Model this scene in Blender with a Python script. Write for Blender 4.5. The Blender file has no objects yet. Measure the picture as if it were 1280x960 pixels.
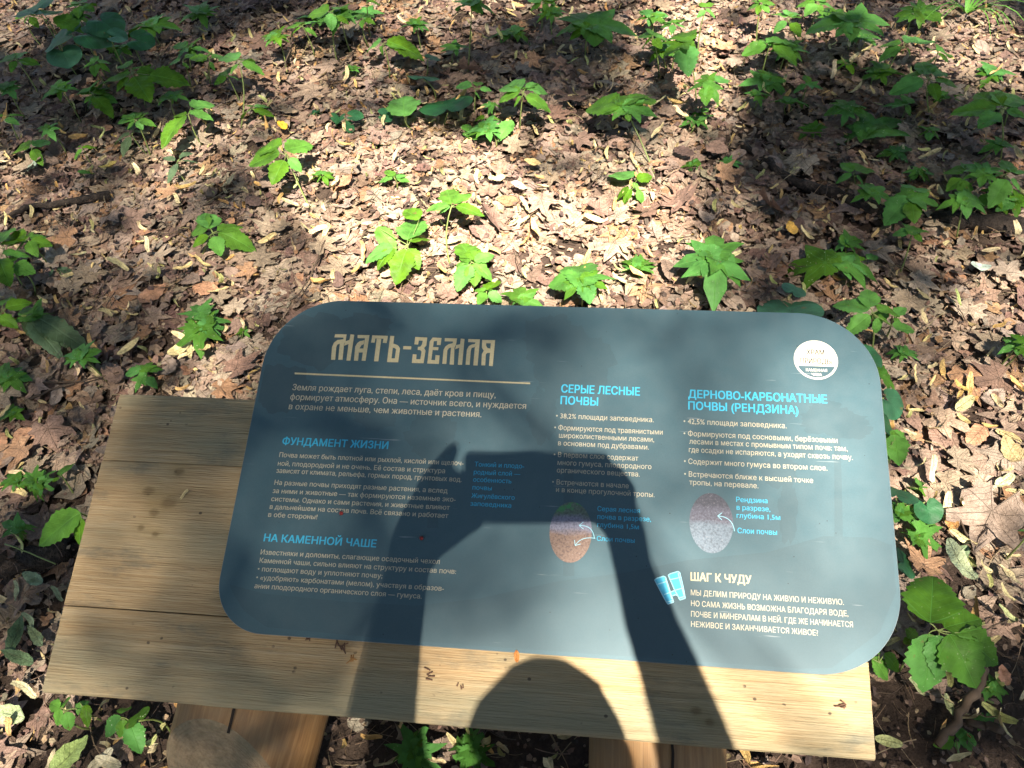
import bpy, math, random
import numpy as np
from mathutils import Vector, Matrix
from mathutils.geometry import tessellate_polygon
rng = np.random.default_rng(7)
random.seed(7)
sc = bpy.context.scene
C = sc.collection
# ------------------------------------------------------------------ camera
F = 1050.0                                  # focal length in photo pixels (1280 wide)
R_ = np.array([.9934, .037, -.1089]); B_ = np.array([.0747, -.9273, .3668])
R_ /= np.linalg.norm(R_); B_ -= R_ * (R_ @ B_); B_ /= np.linalg.norm(B_); N_ = np.cross(R_, B_)
TAU = math.radians(15)
U_ = math.cos(TAU) * N_ + math.sin(TAU) * B_
W = np.stack([R_, np.cross(U_, R_), U_])    # world = W @ cam(x right, y down, z fwd)
CAM = np.array([0, 0, 1.10])
def ray(u, v): return W @ np.array([(u - 640) / F, (v - 480) / F, 1.])
P0 = CAM + ray(640, 600) * .92              # a point on the face of the planks
BW, NW = W @ B_, W @ N_
cam = bpy.data.cameras.new('camera'); cam.lens = F / 1280 * 36; cam.sensor_width = 36
cam.clip_start = .002; cam.clip_end = 500
co = bpy.data.objects.new('camera', cam); C.objects.link(co)
M3 = np.stack([W @ [1, 0, 0], W @ [0, -1, 0], W @ [0, 0, -1]], 1)
m = Matrix(M3.tolist()).to_4x4(); m.translation = CAM; co.matrix_world = m
sc.camera = co
# ------------------------------------------------------------------ world, sun, exposure
SUN = -ray(592, 580); SUN /= np.linalg.norm(SUN)     # towards the sun
elev = math.asin(SUN[2])
world = bpy.data.worlds.new('World'); sc.world = world; world.use_nodes = True
nt = world.node_tree; bg = nt.nodes['Background']
sky = nt.nodes.new('ShaderNodeTexSky'); sky.sky_type = 'NISHITA'; sky.sun_disc = False
sky.sun_elevation = elev; sky.sun_rotation = math.atan2(SUN[0], SUN[1])
nt.links.new(sky.outputs[0], bg.inputs[0]); bg.inputs[1].default_value = .05
sl = bpy.data.lights.new('sun', 'SUN'); sl.energy = 5; sl.angle = math.radians(.53); sl.color = (1, .915, .79)
so = bpy.data.objects.new('sun', sl); C.objects.link(so)
so.rotation_euler = Vector(SUN).to_track_quat('Z', 'Y').to_euler(); so.location = (0, -3, 6)
sc.view_settings.view_transform = 'Standard'; sc.view_settings.look = 'None'
sc.view_settings.exposure = 2.42; sc.view_settings.gamma = 1
sc.render.engine = 'CYCLES'
sc.cycles.max_bounces = 5; sc.cycles.diffuse_bounces = 3; sc.cycles.glossy_bounces = 2
sc.cycles.transmission_bounces = 2; sc.cycles.transparent_max_bounces = 4

# ------------------------------------------------------------------ helpers
def gh(x, y):
    "height of the forest floor"
    return (.010*np.sin(3.1*x+1.3*y) + .008*np.sin(5.3*y-2.2*x+1) + .006*np.sin(9.7*x+4.1*y+2)
            + .005*np.sin(13*y+7*x) + .003*np.sin(23*x-17*y))
def ground(u, v, h=0.0):
    d = ray(u, v); p = CAM + d * (h - CAM[2]) / d[2]
    return p
def onboard(u, v, h=0.0):
    "pixel -> coordinates in the stand's own frame (x along the planks, y up the slope, z out)"
    d = ray(u, v); t = ((P0 + NW * h - CAM) @ NW) / (d @ NW); p = CAM + t * d - P0
    return np.array([p[0], p @ BW, h])
def project(P):
    c = (P - CAM) @ W
    return 640 + F * c[..., 0] / c[..., 2], 480 + F * c[..., 1] / c[..., 2]
def tag(o, label=None, cat=None, group=None, kind=None):
    if label: o['label'] = label
    if cat: o['category'] = cat
    if group: o['group'] = group
    if kind: o['kind'] = kind
    return o
def link(name, me, parent=None, mat=None):
    o = bpy.data.objects.new(name, me); C.objects.link(o)
    if parent: o.parent = parent
    if mat and not me.materials: me.materials.append(mat)
    return o
def empty(name, loc, label, cat, group=None):
    o = bpy.data.objects.new(name, None); C.objects.link(o); o.location = loc
    o.empty_display_size = .05
    return tag(o, label, cat, group)
def mesh(name, V, Fc, smooth=True, mat=None):
    me = bpy.data.meshes.new(name); me.from_pydata([tuple(map(float, v)) for v in V], [], Fc)
    if smooth: me.polygons.foreach_set('use_smooth', [True] * len(me.polygons))
    if mat: me.materials.append(mat)
    me.update(); return me
def mesh_np(name, V, T, mat=None, tint=None, uv=None, smooth=True):
    "triangles from numpy arrays"
    me = bpy.data.meshes.new(name); nv, nf = len(V), len(T)
    me.vertices.add(nv); me.vertices.foreach_set('co', np.asarray(V, np.float32).ravel())
    me.loops.add(nf * 3); me.loops.foreach_set('vertex_index', np.asarray(T, np.int32).ravel())
    me.polygons.add(nf); me.polygons.foreach_set('loop_start', np.arange(nf, dtype=np.int32) * 3)
    if smooth: me.polygons.foreach_set('use_smooth', np.ones(nf, bool))
    me.update(calc_edges=True)
    if tint is not None:
        a = me.color_attributes.new('tint', 'FLOAT_COLOR', 'POINT')
        c = np.ones((nv, 4), np.float32); c[:, :3] = tint; a.data.foreach_set('color', c.ravel())
    if uv is not None:
        l = me.uv_layers.new(name='UVMap')
        l.data.foreach_set('uv', np.asarray(uv, np.float32)[np.asarray(T).ravel()].ravel())
    if mat: me.materials.append(mat)
    return me

class NB:
    "small node-tree writer"
    def __init__(s, name):
        s.m = bpy.data.materials.new(name); s.m.use_nodes = True; s.t = s.m.node_tree
        s.p = s.t.nodes['Principled BSDF']; s.out = s.t.nodes['Material Output']
    def n(s, typ, ins=None, **kw):
        x = s.t.nodes.new(typ)
        for k, v in kw.items(): setattr(x, k, v)
        for k, v in (ins or {}).items(): s.put(x.inputs[k], v)
        return x
    def put(s, sock, v):
        if isinstance(v, bpy.types.NodeSocket): s.t.links.new(v, sock)
        elif isinstance(v, bpy.types.Node): s.t.links.new(v.outputs[0], sock)
        else:
            if isinstance(v, (tuple, list)) and len(v) == 3 and sock.type == 'RGBA': v = (*v, 1)
            sock.default_value = v
    def math(s, op, a, b=0.0, c=0.0, clamp=False):
        x = s.t.nodes.new('ShaderNodeMath'); x.operation = op; x.use_clamp = clamp
        for i, v in enumerate((a, b, c)): s.put(x.inputs[i], v)
        return x.outputs[0]
    def noise(s, vec, scale, detail=4, rough=.55, dist=0.0):
        return s.n('ShaderNodeTexNoise', {'Vector': vec, 'Scale': scale, 'Detail': detail, 'Roughness': rough, 'Distortion': dist}).outputs[0]
    def mapr(s, v, a, b, c=0.0, d=1.0):
        return s.n('ShaderNodeMapRange', {'Value': v, 'From Min': a, 'From Max': b, 'To Min': c, 'To Max': d}).outputs[0]
    def mix(s, f, a, b, mode='MIX'):
        x = s.n('ShaderNodeMix', data_type='RGBA', blend_type=mode)
        s.put(x.inputs[0], f); s.put(x.inputs[6], a); s.put(x.inputs[7], b); return x.outputs[2]
    def ramp(s, f, stops):
        x = s.n('ShaderNodeValToRGB', {'Fac': f}); e = x.color_ramp.elements
        while len(e) < len(stops): e.new(.5)
        for q, (p, c) in zip(e, stops): q.position = p; q.color = (*c, 1)
        return x.outputs[0]
    def bump(s, h, strength=.5, dist=.002):
        b = s.n('ShaderNodeBump', {'Height': h, 'Strength': strength, 'Distance': dist}); s.put(s.p.inputs['Normal'], b.outputs[0])
    def fin(s, color, rough=.6, spec=.4, **kw):
        s.put(s.p.inputs['Base Color'], color); s.put(s.p.inputs['Roughness'], rough)
        s.put(s.p.inputs['Specular IOR Level'], spec)
        for k, v in kw.items(): s.put(s.p.inputs[k], v)
        return s.m
    def obj(s): return s.n('ShaderNodeTexCoord').outputs['Object']
    def uv(s): return s.n('ShaderNodeTexCoord').outputs['UV']
    def stretch(s, vec, sx, sy, sz, rot=(0, 0, 0)):
        return s.n('ShaderNodeMapping', {'Vector': vec, 'Scale': (sx, sy, sz), 'Rotation': rot}).outputs[0]

def simple(name, col, rough=.7, spec=.3, var=.15, scale=60):
    b = NB(name); n = b.noise(b.obj(), scale)
    c = b.mix(n, tuple(x * (1 - var) for x in col), tuple(x * (1 + var) for x in col))
    return b.fin(c, rough, spec)

# ------------------------------------------------------------------ materials
def litter_material(name, gloss=.35):
    b = NB(name)
    tint = b.n('ShaderNodeAttribute', attribute_name='tint').outputs['Color']
    geo = b.n('ShaderNodeNewGeometry').outputs['Position']
    n1 = b.noise(geo, 75, 5, .7); n2 = b.noise(geo, 330, 3, .6)
    f = b.mapr(n1, .28, .72, .58, 1.35); f2 = b.mapr(n2, .25, .75, .78, 1.2)
    k = b.math('MULTIPLY', f, f2)
    sep = b.n('ShaderNodeSeparateXYZ', {'Vector': b.uv()})
    x, y = sep.outputs[0], sep.outputs[1]
    ang = b.math('ARCTAN2', x, b.math('ADD', y, .02))
    r = b.math('SQRT', b.math('ADD', b.math('MULTIPLY', x, x), b.math('MULTIPLY', y, y)))
    ve = b.math('MULTIPLY', b.math('ABSOLUTE', b.math('SINE', b.math('MULTIPLY', ang, 3.6))), r)
    vein = b.mapr(ve, .0, .03, 1, 0)
    side = b.math('ABSOLUTE', b.math('SINE', b.math('MULTIPLY', b.math('SUBTRACT', y, b.math('MULTIPLY', b.math('ABSOLUTE', x), .8)), 26)))
    vein2 = b.mapr(side, .0, .16, .45, 0)
    vv = b.math('MAXIMUM', vein, vein2, clamp=True)
    col = b.n('ShaderNodeVectorMath', {0: tint, 1: b.n('ShaderNodeCombineXYZ', {'X': k, 'Y': k, 'Z': k}).outputs[0]}, operation='MULTIPLY').outputs[0]
    col = b.mix(b.math('MULTIPLY', vv, .45), col, b.mix(.5, col, (.34, .27, .2)))
    b.bump(b.math('ADD', b.math('MULTIPLY', vv, .5), b.math('ADD', n1, b.math('MULTIPLY', n2, .5))), .9, .004)
    return b.fin(col, .62, gloss)
M_LITTER = litter_material('dry leaf')
M_BRACT = litter_material('pale dry bract', .3)

def leaf_material(name, base, spots=.0, gloss=.45, lobed=True):
    b = NB(name)
    sep = b.n('ShaderNodeSeparateXYZ', {'Vector': b.uv()})
    x, y = sep.outputs[0], sep.outputs[1]
    rnd = b.n('ShaderNodeObjectInfo').outputs['Random']
    geo = b.n('ShaderNodeNewGeometry').outputs['Position']
    ax = b.math('ABSOLUTE', x)
    main = b.mapr(ax, .0, .018, 1, 0)
    side = b.math('ABSOLUTE', b.math('SINE', b.math('MULTIPLY', b.math('SUBTRACT', y, b.math('MULTIPLY', ax, .9)), 24)))
    v2 = b.mapr(side, .0, .22, .7, 0)
    vv = b.math('MAXIMUM', main, v2, clamp=True)
    if lobed:
        ang = b.math('ARCTAN2', x, y); r = b.math('SQRT', b.math('ADD', b.math('MULTIPLY', x, x), b.math('MULTIPLY', y, y)))
        ve = b.math('MULTIPLY', b.math('ABSOLUTE', b.math('SINE', b.math('MULTIPLY', ang, 4.0))), r)
        vv = b.math('MAXIMUM', b.mapr(ve, .0, .035, 1, 0), b.math('MULTIPLY', v2, .5), clamp=True)
    n1 = b.noise(geo, 38, 4, .6)
    dark = tuple(c * .62 for c in base); lite = tuple(c * 1.4 for c in base)
    col = b.mix(b.mapr(n1, .3, .7), dark, lite)
    hs = b.n('ShaderNodeHueSaturation', {'Hue': b.mapr(rnd, 0, 1, .475, .515), 'Saturation': b.mapr(rnd, 0, 1, 1.05, .85), 'Value': b.mapr(rnd, 0, 1, .78, 1.25), 'Color': col}).outputs[0]
    veincol = tuple(min(1, c * 1.5 + .02) for c in base)
    col = b.mix(b.math('MULTIPLY', vv, .6), hs, veincol)
    if spots:
        vo = b.n('ShaderNodeTexVoronoi', {'Vector': geo, 'Scale': 210.0}).outputs['Distance']
        sp = b.mapr(vo, .12, .2, 1, 0); sp = b.math('MULTIPLY', sp, b.mapr(b.noise(geo, 60, 2), .5 , .6, 0, spots))
        col = b.mix(sp, col, (.5, .55, .35))
    # small brown damage
    dm = b.mapr(b.noise(geo, 95, 2, .5), .70, .76, 0, .8)
    col = b.mix(dm, col, (.16, .11, .04))
    b.bump(b.math('SUBTRACT', n1, b.math('MULTIPLY', vv, .6)), .45, .002)
    b.fin(col, .5, gloss)
    tr = b.n('ShaderNodeBsdfTranslucent', {'Color': b.mix(.5, col, (.2, .4, .03))})
    mx = b.n('ShaderNodeMixShader', {0: .25}); b.t.links.new(b.p.outputs[0], mx.inputs[1]); b.t.links.new(tr.outputs[0], mx.inputs[2])
    b.t.links.new(mx.outputs[0], b.out.inputs[0])
    return b.m
M_GREEN = leaf_material('green leaflet', (.078, .225, .022), lobed=False, gloss=.15)
M_MAPLE = leaf_material('maple leaf', (.058, .19, .022), spots=.35, gloss=.15)
M_SPOT = leaf_material('speckled leaf', (.055, .18, .022), spots=1.0, gloss=.15)
M_KIDNEY = leaf_material('dark round leaf', (.022, .115, .045), gloss=.45)
M_WILT = leaf_material('wilted leaf', (.075, .125, .06), lobed=False, gloss=.2)
M_STEM = simple('green stem', (.16, .2, .06), .5)
M_TWIG = simple('dead twig bark', (.085, .06, .042), .85, .2, .4, 90)
def rotten():
    b = NB('dark rotten bark'); p = b.n('ShaderNodeNewGeometry').outputs['Position']; n = b.noise(p, 45, 6, .7); n2 = b.noise(p, 180, 3)
    b.bump(b.math('ADD', n, n2), 1.0, .006); return b.fin(b.ramp(n, [(.35, (.018, .014, .012)), (.55, (.05, .038, .03)), (.7, (.14, .10, .075))]), .9, .2)
M_DARKWOOD = rotten()

def soil_material():
    b = NB('dark forest soil'); p = b.n('ShaderNodeNewGeometry').outputs['Position']
    n = b.noise(p, 14, 6, .65); n2 = b.noise(p, 160, 4, .7); n3 = b.noise(p, 2.1, 3)
    c = b.ramp(b.math('ADD', b.math('MULTIPLY', n, .6), b.math('MULTIPLY', n2, .4)), [(.3, (.020, .013, .010)), (.5, (.060, .040, .030)), (.62, (.105, .072, .052)), (.75, (.17, .12, .085))])
    c = b.mix(b.mapr(n3, .45, .6, 0, .4), c, (.07, .05, .035))
    b.bump(b.math('ADD', n2, n), .9, .008)
    return b.fin(c, .9, .2)
M_SOIL = soil_material()

def plank_material(seed, name='weathered pine plank'):
    b = NB(name); o = b.obj()
    o = b.n('ShaderNodeMapping', {'Vector': o, 'Location': (seed * 3.1, seed * 7.7, seed)}).outputs[0]
    raw = b.obj()
    sx = b.stretch(o, 2.0, 46, 30); sx2 = b.stretch(o, 9, 260, 90); sx3 = b.stretch(o, 34, 560, 200)
    g1 = b.noise(sx, 1.0, 5, .6, .5); g2 = b.noise(sx2, 1.0, 4, .65, .6); g3 = b.noise(sx3, 1, 3, .6, .5)
    g = b.math('ADD', b.math('MULTIPLY', g1, .34), b.math('ADD', b.math('MULTIPLY', g2, .40), b.math('MULTIPLY', g3, .26)))
    c = b.ramp(b.math('ADD', b.math('MULTIPLY', b.math('SUBTRACT', g, .5), .85), .5), [(.30, (.20, .115, .048)), (.42, (.31, .20, .095)), (.53, (.39, .275, .145)), (.66, (.46, .35, .21))])
    # growth-ring lines, wavy
    wv = b.n('ShaderNodeTexWave', {'Vector': b.stretch(o, .55, 9, 9), 'Scale': 15.0, 'Distortion': 9.0, 'Detail': 3.0, 'Detail Scale': .9, 'Detail Roughness': .55}, wave_type='BANDS', bands_direction='Y').outputs[1]
    c = b.mix(b.mapr(wv, .55, 1, 0, .38), c, (.20, .115, .045))
    # grey-green weathering in broad blotches
    w1 = b.noise(b.stretch(o, 4, 13, 8), 1.0, 5, .6)
    sepw = b.n('ShaderNodeSeparateXYZ', {'Vector': raw}); yw = sepw.outputs[1]
    edge = b.math('MAXIMUM', b.mapr(yw, .02, .075, 0, .16), b.mapr(yw, -.175, -.215, 0, .13))
    c = b.mix(b.mapr(b.math('ADD', w1, edge), .45, .70, 0, .72), c, b.mix(g2, (.115, .115, .065), (.31, .285, .19)))
    w2 = b.noise(b.stretch(o, 9, 22, 10), 1.0, 6, .65)
    c = b.mix(b.mapr(w2, .56, .70, 0, .68), c, (.075, .085, .07))
    # specks of dirt
    vo = b.n('ShaderNodeTexVoronoi', {'Vector': b.stretch(o, 60, 75, 60), 'Scale': 1.0}).outputs['Distance']
    sp = b.math('MULTIPLY', b.mapr(vo, .09, .14, 1, 0), b.mapr(b.noise(o, 26, 2), .55, .6))
    c = b.mix(b.math('MULTIPLY', sp, .85), c, (.05, .035, .025))
    # knots, dark spots
    sep = b.n('ShaderNodeSeparateXYZ', {'Vector': raw}); X, Y = sep.outputs[0], sep.outputs[1]
    for (kx, ky, kr) in KNOTS:
        d = b.math('SQRT', b.math('ADD', b.math('POWER', b.math('DIVIDE', b.math('SUBTRACT', X, kx), 1.35), 2.0), b.math('POWER', b.math('SUBTRACT', Y, ky), 2.0)))
        d = b.math('ADD', d, b.math('MULTIPLY', b.math('SUBTRACT', b.noise(raw, 150, 3), .5), kr * .9))
        c = b.mix(b.mapr(d, kr * .6, kr * 1.5, .62, 0), c, (.085, .045, .02))
        c = b.mix(b.mapr(d, kr * 1.5, kr * 4.2, .30, 0), c, (.17, .125, .05))
    b.bump(b.math('ADD', b.math('MULTIPLY', g2, .6), b.math('MULTIPLY', g3, .7)), 1.0, .0022)
    return b.fin(c, .72, .25)
KNOTS = [(-.385, -.046, .006), (-.412, -.034, .0045), (-.400, -.058, .0038), (-.411, -.076, .003), (-.381, -.010, .004), (-.392, -.082, .0028), (.21, -.231, .003), (.197, -.222, .0035)]
def logmat():
    b = NB('peeled log'); o = b.obj()
    g = b.noise(b.stretch(o, 190, 7, 190), 1.0, 5, .7); n = b.noise(o, 18, 5)
    c = b.ramp(g, [(.3, (.17, .082, .030)), (.5, (.28, .150, .058)), (.7, (.37, .22, .095))])
    c = b.mix(b.mapr(n, .42, .7, 0, .6), c, (.17, .13, .08))
    b.bump(g, .5, .002); return b.fin(c, .55, .35)
def endmat():
    b = NB('sawn log end'); o = b.obj()
    g = b.noise(o, 120, 5, .7); n = b.noise(o, 20, 4)
    sep = b.n('ShaderNodeSeparateXYZ', {'Vector': o})
    r = b.math('SQRT', b.math('ADD', b.math('POWER', sep.outputs[0], 2.0), b.math('POWER', sep.outputs[2], 2.0)))
    r = b.math('ADD', r, b.math('MULTIPLY', n, .006))
    ring = b.math('ABSOLUTE', b.math('SINE', b.math('MULTIPLY', r, 900.0)))
    c = b.mix(b.mapr(g, .3, .7), (.19, .13, .072), (.36, .26, .155))
    c = b.mix(b.mapr(n, .45, .65, 0, .55), c, (.15, .13, .08)); c = b.mix(b.mapr(ring, 0, .5, .06, 0), c, (.06, .04, .02))
    b.bump(b.math('ADD', g, b.math('MULTIPLY', ring, .3)), .8, .003); return b.fin(c, .85, .2)
M_LOG, M_LOGEND = logmat(), endmat()

def panel_material(name, k=1.0, base=(.021, .066, .085)):
    b = NB(name); o = b.obj()
    n = b.noise(o, 7, 4, .6); n2 = b.noise(o, 700, 2); n3 = b.noise(o, 60, 4, .7)
    base = tuple(x * k for x in base)
    c = b.mix(b.mapr(n, .35, .65), tuple(x * .95 for x in base), tuple(x * 1.06 for x in base))
    c = b.mix(b.mapr(n2, .3, .7, .0, .22), c, tuple(min(1, x * 1.6) for x in base))
    # dust film and scuffs
    c = b.mix(b.mapr(n3, .30, .85, .08, .13), c, (.30, .31, .30))
    sc1 = b.noise(b.stretch(o, 12, 240, 1, (0, 0, .9)), 1.0, 3, .5); c = b.mix(b.mapr(sc1, .70, .74, 0, .3), c, (.4, .42, .42))
    vo = b.n('ShaderNodeTexVoronoi', {'Vector': o, 'Scale': 85.0}).outputs['Distance']
    sp = b.math('MULTIPLY', b.mapr(vo, .035, .06, 1, 0), b.mapr(b.noise(o, 19, 2), .52, .56))
    c = b.mix(sp, c, (.015, .015, .015))
    return b.fin(c, b.mapr(n3, .3, .7, .42, .55), .32)
M_PANEL = panel_material('printed panel face')
M_TREE1 = panel_material('printed dark tree', .72)
M_TREE2 = panel_material('printed pale hill', .84)
M_SKYP = panel_material('printed pale sky', 1.28, (.026, .071, .090))
M_EDGE = simple('panel edge', (.15, .18, .19), .5)
def ink(name, col, r=.45):
    b = NB(name); n = b.noise(b.obj(), 400, 3, .7)
    return b.fin(b.mix(b.mapr(n, .35, .7), tuple(x * .82 for x in col), col), r, .5)
M_CREAM = ink('cream ink', (.55, .46, .26)); M_CREAM2 = ink('pale cream ink', (.50, .44, .31))
M_CYAN = ink('cyan ink', (.04, .42, .62)); M_CYANL = ink('light cyan ink', (.30, .62, .72)); M_WHITE = ink('off white ink', (.70, .66, .54))
def soilphoto(name, top, mid, low, green=False):
    b = NB(name); o = b.obj(); n = b.noise(o, 420, 5, .8); n1 = b.noise(o, 60, 4, .6)
    y = b.n('ShaderNodeSeparateXYZ', {'Vector': b.uv()}).outputs[1]
    y = b.math('ADD', y, b.math('MULTIPLY', b.math('SUBTRACT', n1, .5), .22))
    c = b.ramp(y, [(.0, low), (.45, low), (.55, mid), (.72, mid), (.80, top), (1, top)])
    c = b.mix(b.mapr(n, .40, .52, .7, 0), c, b.mix(.8, c, (.02, .015, .02)))
    c = b.mix(b.mapr(n, .57, .66, 0, .5), c, (.26, .25, .25))
    if green: c = b.mix(b.math('MULTIPLY', b.mapr(y, .8, .9), b.mapr(n1, .52, .58, 0, .8)), c, (.03, .22, .05))
    return b.fin(c, .45, .5)
M_SOIL1 = soilphoto('printed forest soil picture', (.08, .12, .08), (.17, .17, .23), (.20, .125, .09), True)
M_SOIL2 = soilphoto('printed dark soil picture', (.055, .055, .072), (.09, .09, .12), (.13, .17, .21))

# ------------------------------------------------------------------ the ground
def build_ground():
    # fine grid near the camera, coarse sheet to the horizon
    xs = np.concatenate([[-60, -25, -10, -5], np.linspace(-2.8, 2.3, 170), [5, 10, 25, 60]])
    ys = np.concatenate([[-60, -25, -8, -3], np.linspace(-1.0, 3.4, 150), [6, 12, 30, 80]])
    X, Y = np.meshgrid(xs, ys); Z = gh(X, Y) + .004 * np.sin(61 * X + 33 * Y) * np.sin(47 * Y - 29 * X)
    V = np.stack([X, Y, Z], -1).reshape(-1, 3); nx = len(xs)
    i, j = np.meshgrid(np.arange(nx - 1), np.arange(len(ys) - 1)); a = (j * nx + i).ravel()
    T = np.concatenate([np.stack([a, a + 1, a + nx + 1], 1), np.stack([a, a + nx + 1, a + nx], 1)])
    return link('forest_floor', mesh_np('forest_floor', V, T, M_SOIL))
FLOOR = tag(build_ground(), kind='structure')

# ------------------------------------------------------------------ leaf shapes
def outline(kind, n, r):
    "star-shaped outline around (0, c)"
    th = np.linspace(0, 2 * math.pi, n, endpoint=False)        # 0 = tip direction
    if kind == 'maple':           # petiole at the origin, lobes at 0, +-50, +-105
        lobes = [(0, 1.0, .34), (.86, .88, .30), (-.86, .88, .30), (1.75, .55, .30), (-1.75, .55, .30)]
        a = (th + math.pi) % (2 * math.pi) - math.pi
        rad = np.full(n, .50)
        for (c, l, w) in lobes: rad = np.maximum(rad, l * np.exp(-np.abs((a - c) / (w * 1.12)) ** 1.6) + .12)
        rad *= np.where(np.abs(a) > 2.75, .35, 1.0)
        rad *= 1 + .11 * np.sin(a * 17 + r.uniform(0, 6)) * (np.abs(a) < 2.5)
        return np.stack([np.sin(a) * rad * .92, np.cos(a) * rad * .92], 1), np.array([0, .03])
    if kind == 'trilobe':         # narrower, three pointed lobes
        a = (th + math.pi) % (2 * math.pi) - math.pi
        rad = np.full(n, .36)
        for (c, l, w) in [(0, .9, .50), (.95, .64, .44), (-.95, .64, .44)]: rad = np.maximum(rad, l * np.exp(-np.abs((a - c) / w) ** 1.5) + .12)
        rad *= 1 + .05 * np.cos(a * 19)
        return np.stack([np.sin(a) * rad, np.cos(a) * rad], 1), np.array([0, .05])
    if kind == 'kidney':
        a = (th + math.pi) % (2 * math.pi) - math.pi
        rad = .56 - .40 * np.exp(-((np.abs(a) - math.pi) / .26) ** 2)
        x = np.sin(a) * rad * 1.08; y = np.cos(a) * rad + .12 * (1 - np.cos(a)) * .2
        return np.stack([x, y + .30], 1), np.array([0, .34])
    # ovate with saw-toothed edge, width parameter in the kind
    w = {'ovate': .25, 'broad': .32, 'narrow': .17, 'bract': .13}[kind]
    t = (1 - np.cos(th)) / 2
    side = np.where(th < math.pi, 1, -1)
    yy = 1 - t; prof = yy ** .62 * (1 - yy) ** .86; prof = prof / prof.max() * w
    if kind == 'bract': prof = np.clip(np.sin(math.pi * t), 0, 1) ** .5 * w
    tooth = 1 + (.30 * ((t * (n / 6.5)) % 1 - .5) if kind != 'bract' else 0)
    return np.stack([side * prof * tooth, 1 - t], 1), np.array([0, .5])

def leaf_geo(kind, n=28, rings=(.45, .8, 1.0), fold=.22, droop=.25, crumple=.03, curl=0.0, seed=0):
    r = np.random.default_rng(seed)
    o, c = outline(kind, n, r)
    pts = [c[None]] + [c + (o - c) * k for k in rings]
    P = np.concatenate(pts); x, y = P[:, 0], P[:, 1]
    ph = r.uniform(0, 6, 6)
    z = -fold * 0 + fold * np.abs(x) - droop * (np.sqrt(x * x + y * y)) ** 2
    z += crumple * (np.sin(9 * x + ph[0]) * np.sin(8 * y + ph[1]) + .6 * np.sin(17 * x + ph[2] + 6 * y) + .4 * np.sin(21 * y + ph[3]))
    if curl:
        z += curl * (x * math.cos(ph[4]) + (y - .5) * math.sin(ph[4])) ** 2 * 2.2
    V = np.stack([x, y, z], 1)
    T = [(0, 1 + i, 1 + (i + 1) % n) for i in range(n)]
    for q in range(len(rings) - 1):
        a, b2 = 1 + q * n, 1 + (q + 1) * n
        for i in range(n):
            j = (i + 1) % n; T += [(a + i, b2 + i, b2 + j), (a + i, b2 + j, a + j)]
    T = np.array(T)[:, ::-1]
    return V, T, P
def strap_geo(seed, curl):
    "a long narrow bract curling on itself"
    r = np.random.default_rng(seed); n = 7; V = []; P = []
    a = 0; x = y = z = 0.0
    for i in range(n):
        w = .095 * math.sin(math.pi * (i + .6) / (n + .2)) ** .6 + .010
        px_, py_, pz_ = .10 * math.sin(i * .9 + seed) * .5, y, z
        tw = r.uniform(-.4, .4)
        V += [(px_ - w, py_, pz_ + w * (.5 + tw)), (px_, py_, pz_), (px_ + w, py_, pz_ + w * (.5 - tw))]
        P += [(-w, i / n), (0, i / n), (w, i / n)]
        a += curl / n * r.uniform(.5, 1.5); y += math.cos(a) / n; z += math.sin(a) / n
    T = []
    for i in range(n - 1):
        for k in range(2):
            q = i * 3 + k; T += [(q, q + 1, q + 4), (q, q + 4, q + 3)]
    return np.array(V), np.array(T), np.array(P)

# ------------------------------------------------------------------ litter
def tints(n, which='brown'):
    base = np.array({'brown': [(.250, .168, .118), (.285, .200, .145), (.205, .130, .095), (.31, .225, .160), (.27, .195, .145), (.150, .092, .070), (.24, .185, .140), (.27, .155, .085), (.29, .225, .165)],
                     'pale': [(.55, .37, .14), (.60, .45, .20), (.48, .28, .10), (.55, .45, .22), (.38, .37, .14), (.62, .50, .27)],
                     'stalk': [(.22, .14, .09), (.30, .20, .11), (.10, .07, .05), (.40, .30, .17)],
                     'chip': [(.17, .11, .08), (.09, .058, .045), (.24, .16, .115), (.34, .24, .15), (.06, .04, .032)]}[which])
    return 1.14 * base[rng.integers(0, len(base), n)] * rng.uniform(.82, 1.18, (n, 1)) * rng.uniform(.94, 1.06, (n, 3))
def rotations(n, tilt):
    yaw = rng.uniform(0, 2 * math.pi, n); tl = np.abs(rng.normal(0, tilt, n)); ta = rng.uniform(0, 2 * math.pi, n)
    c, s = np.cos(yaw), np.sin(yaw); Z = np.zeros(n); O = np.ones(n)
    Ry = np.stack([np.stack([c, -s, Z], 1), np.stack([s, c, Z], 1), np.stack([Z, Z, O], 1)], 1)
    k = np.stack([np.cos(ta), np.sin(ta), Z], 1); ct, st = np.cos(tl)[:, None, None], np.sin(tl)[:, None, None]
    K = np.zeros((n, 3, 3)); K[:, 0, 2] = k[:, 1]; K[:, 1, 2] = -k[:, 0]; K[:, 2, 0] = -k[:, 1]; K[:, 2, 1] = k[:, 0]
    kk = k[:, :, None] * k[:, None, :]; I = np.eye(3)[None]
    Rt = I * ct + K * st + kk * (1 - ct)
    return Rt @ Ry
def under_board(x, y):
    return (x > -.66) & (x < .26) & (y > .26) & (y < .50)
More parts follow.
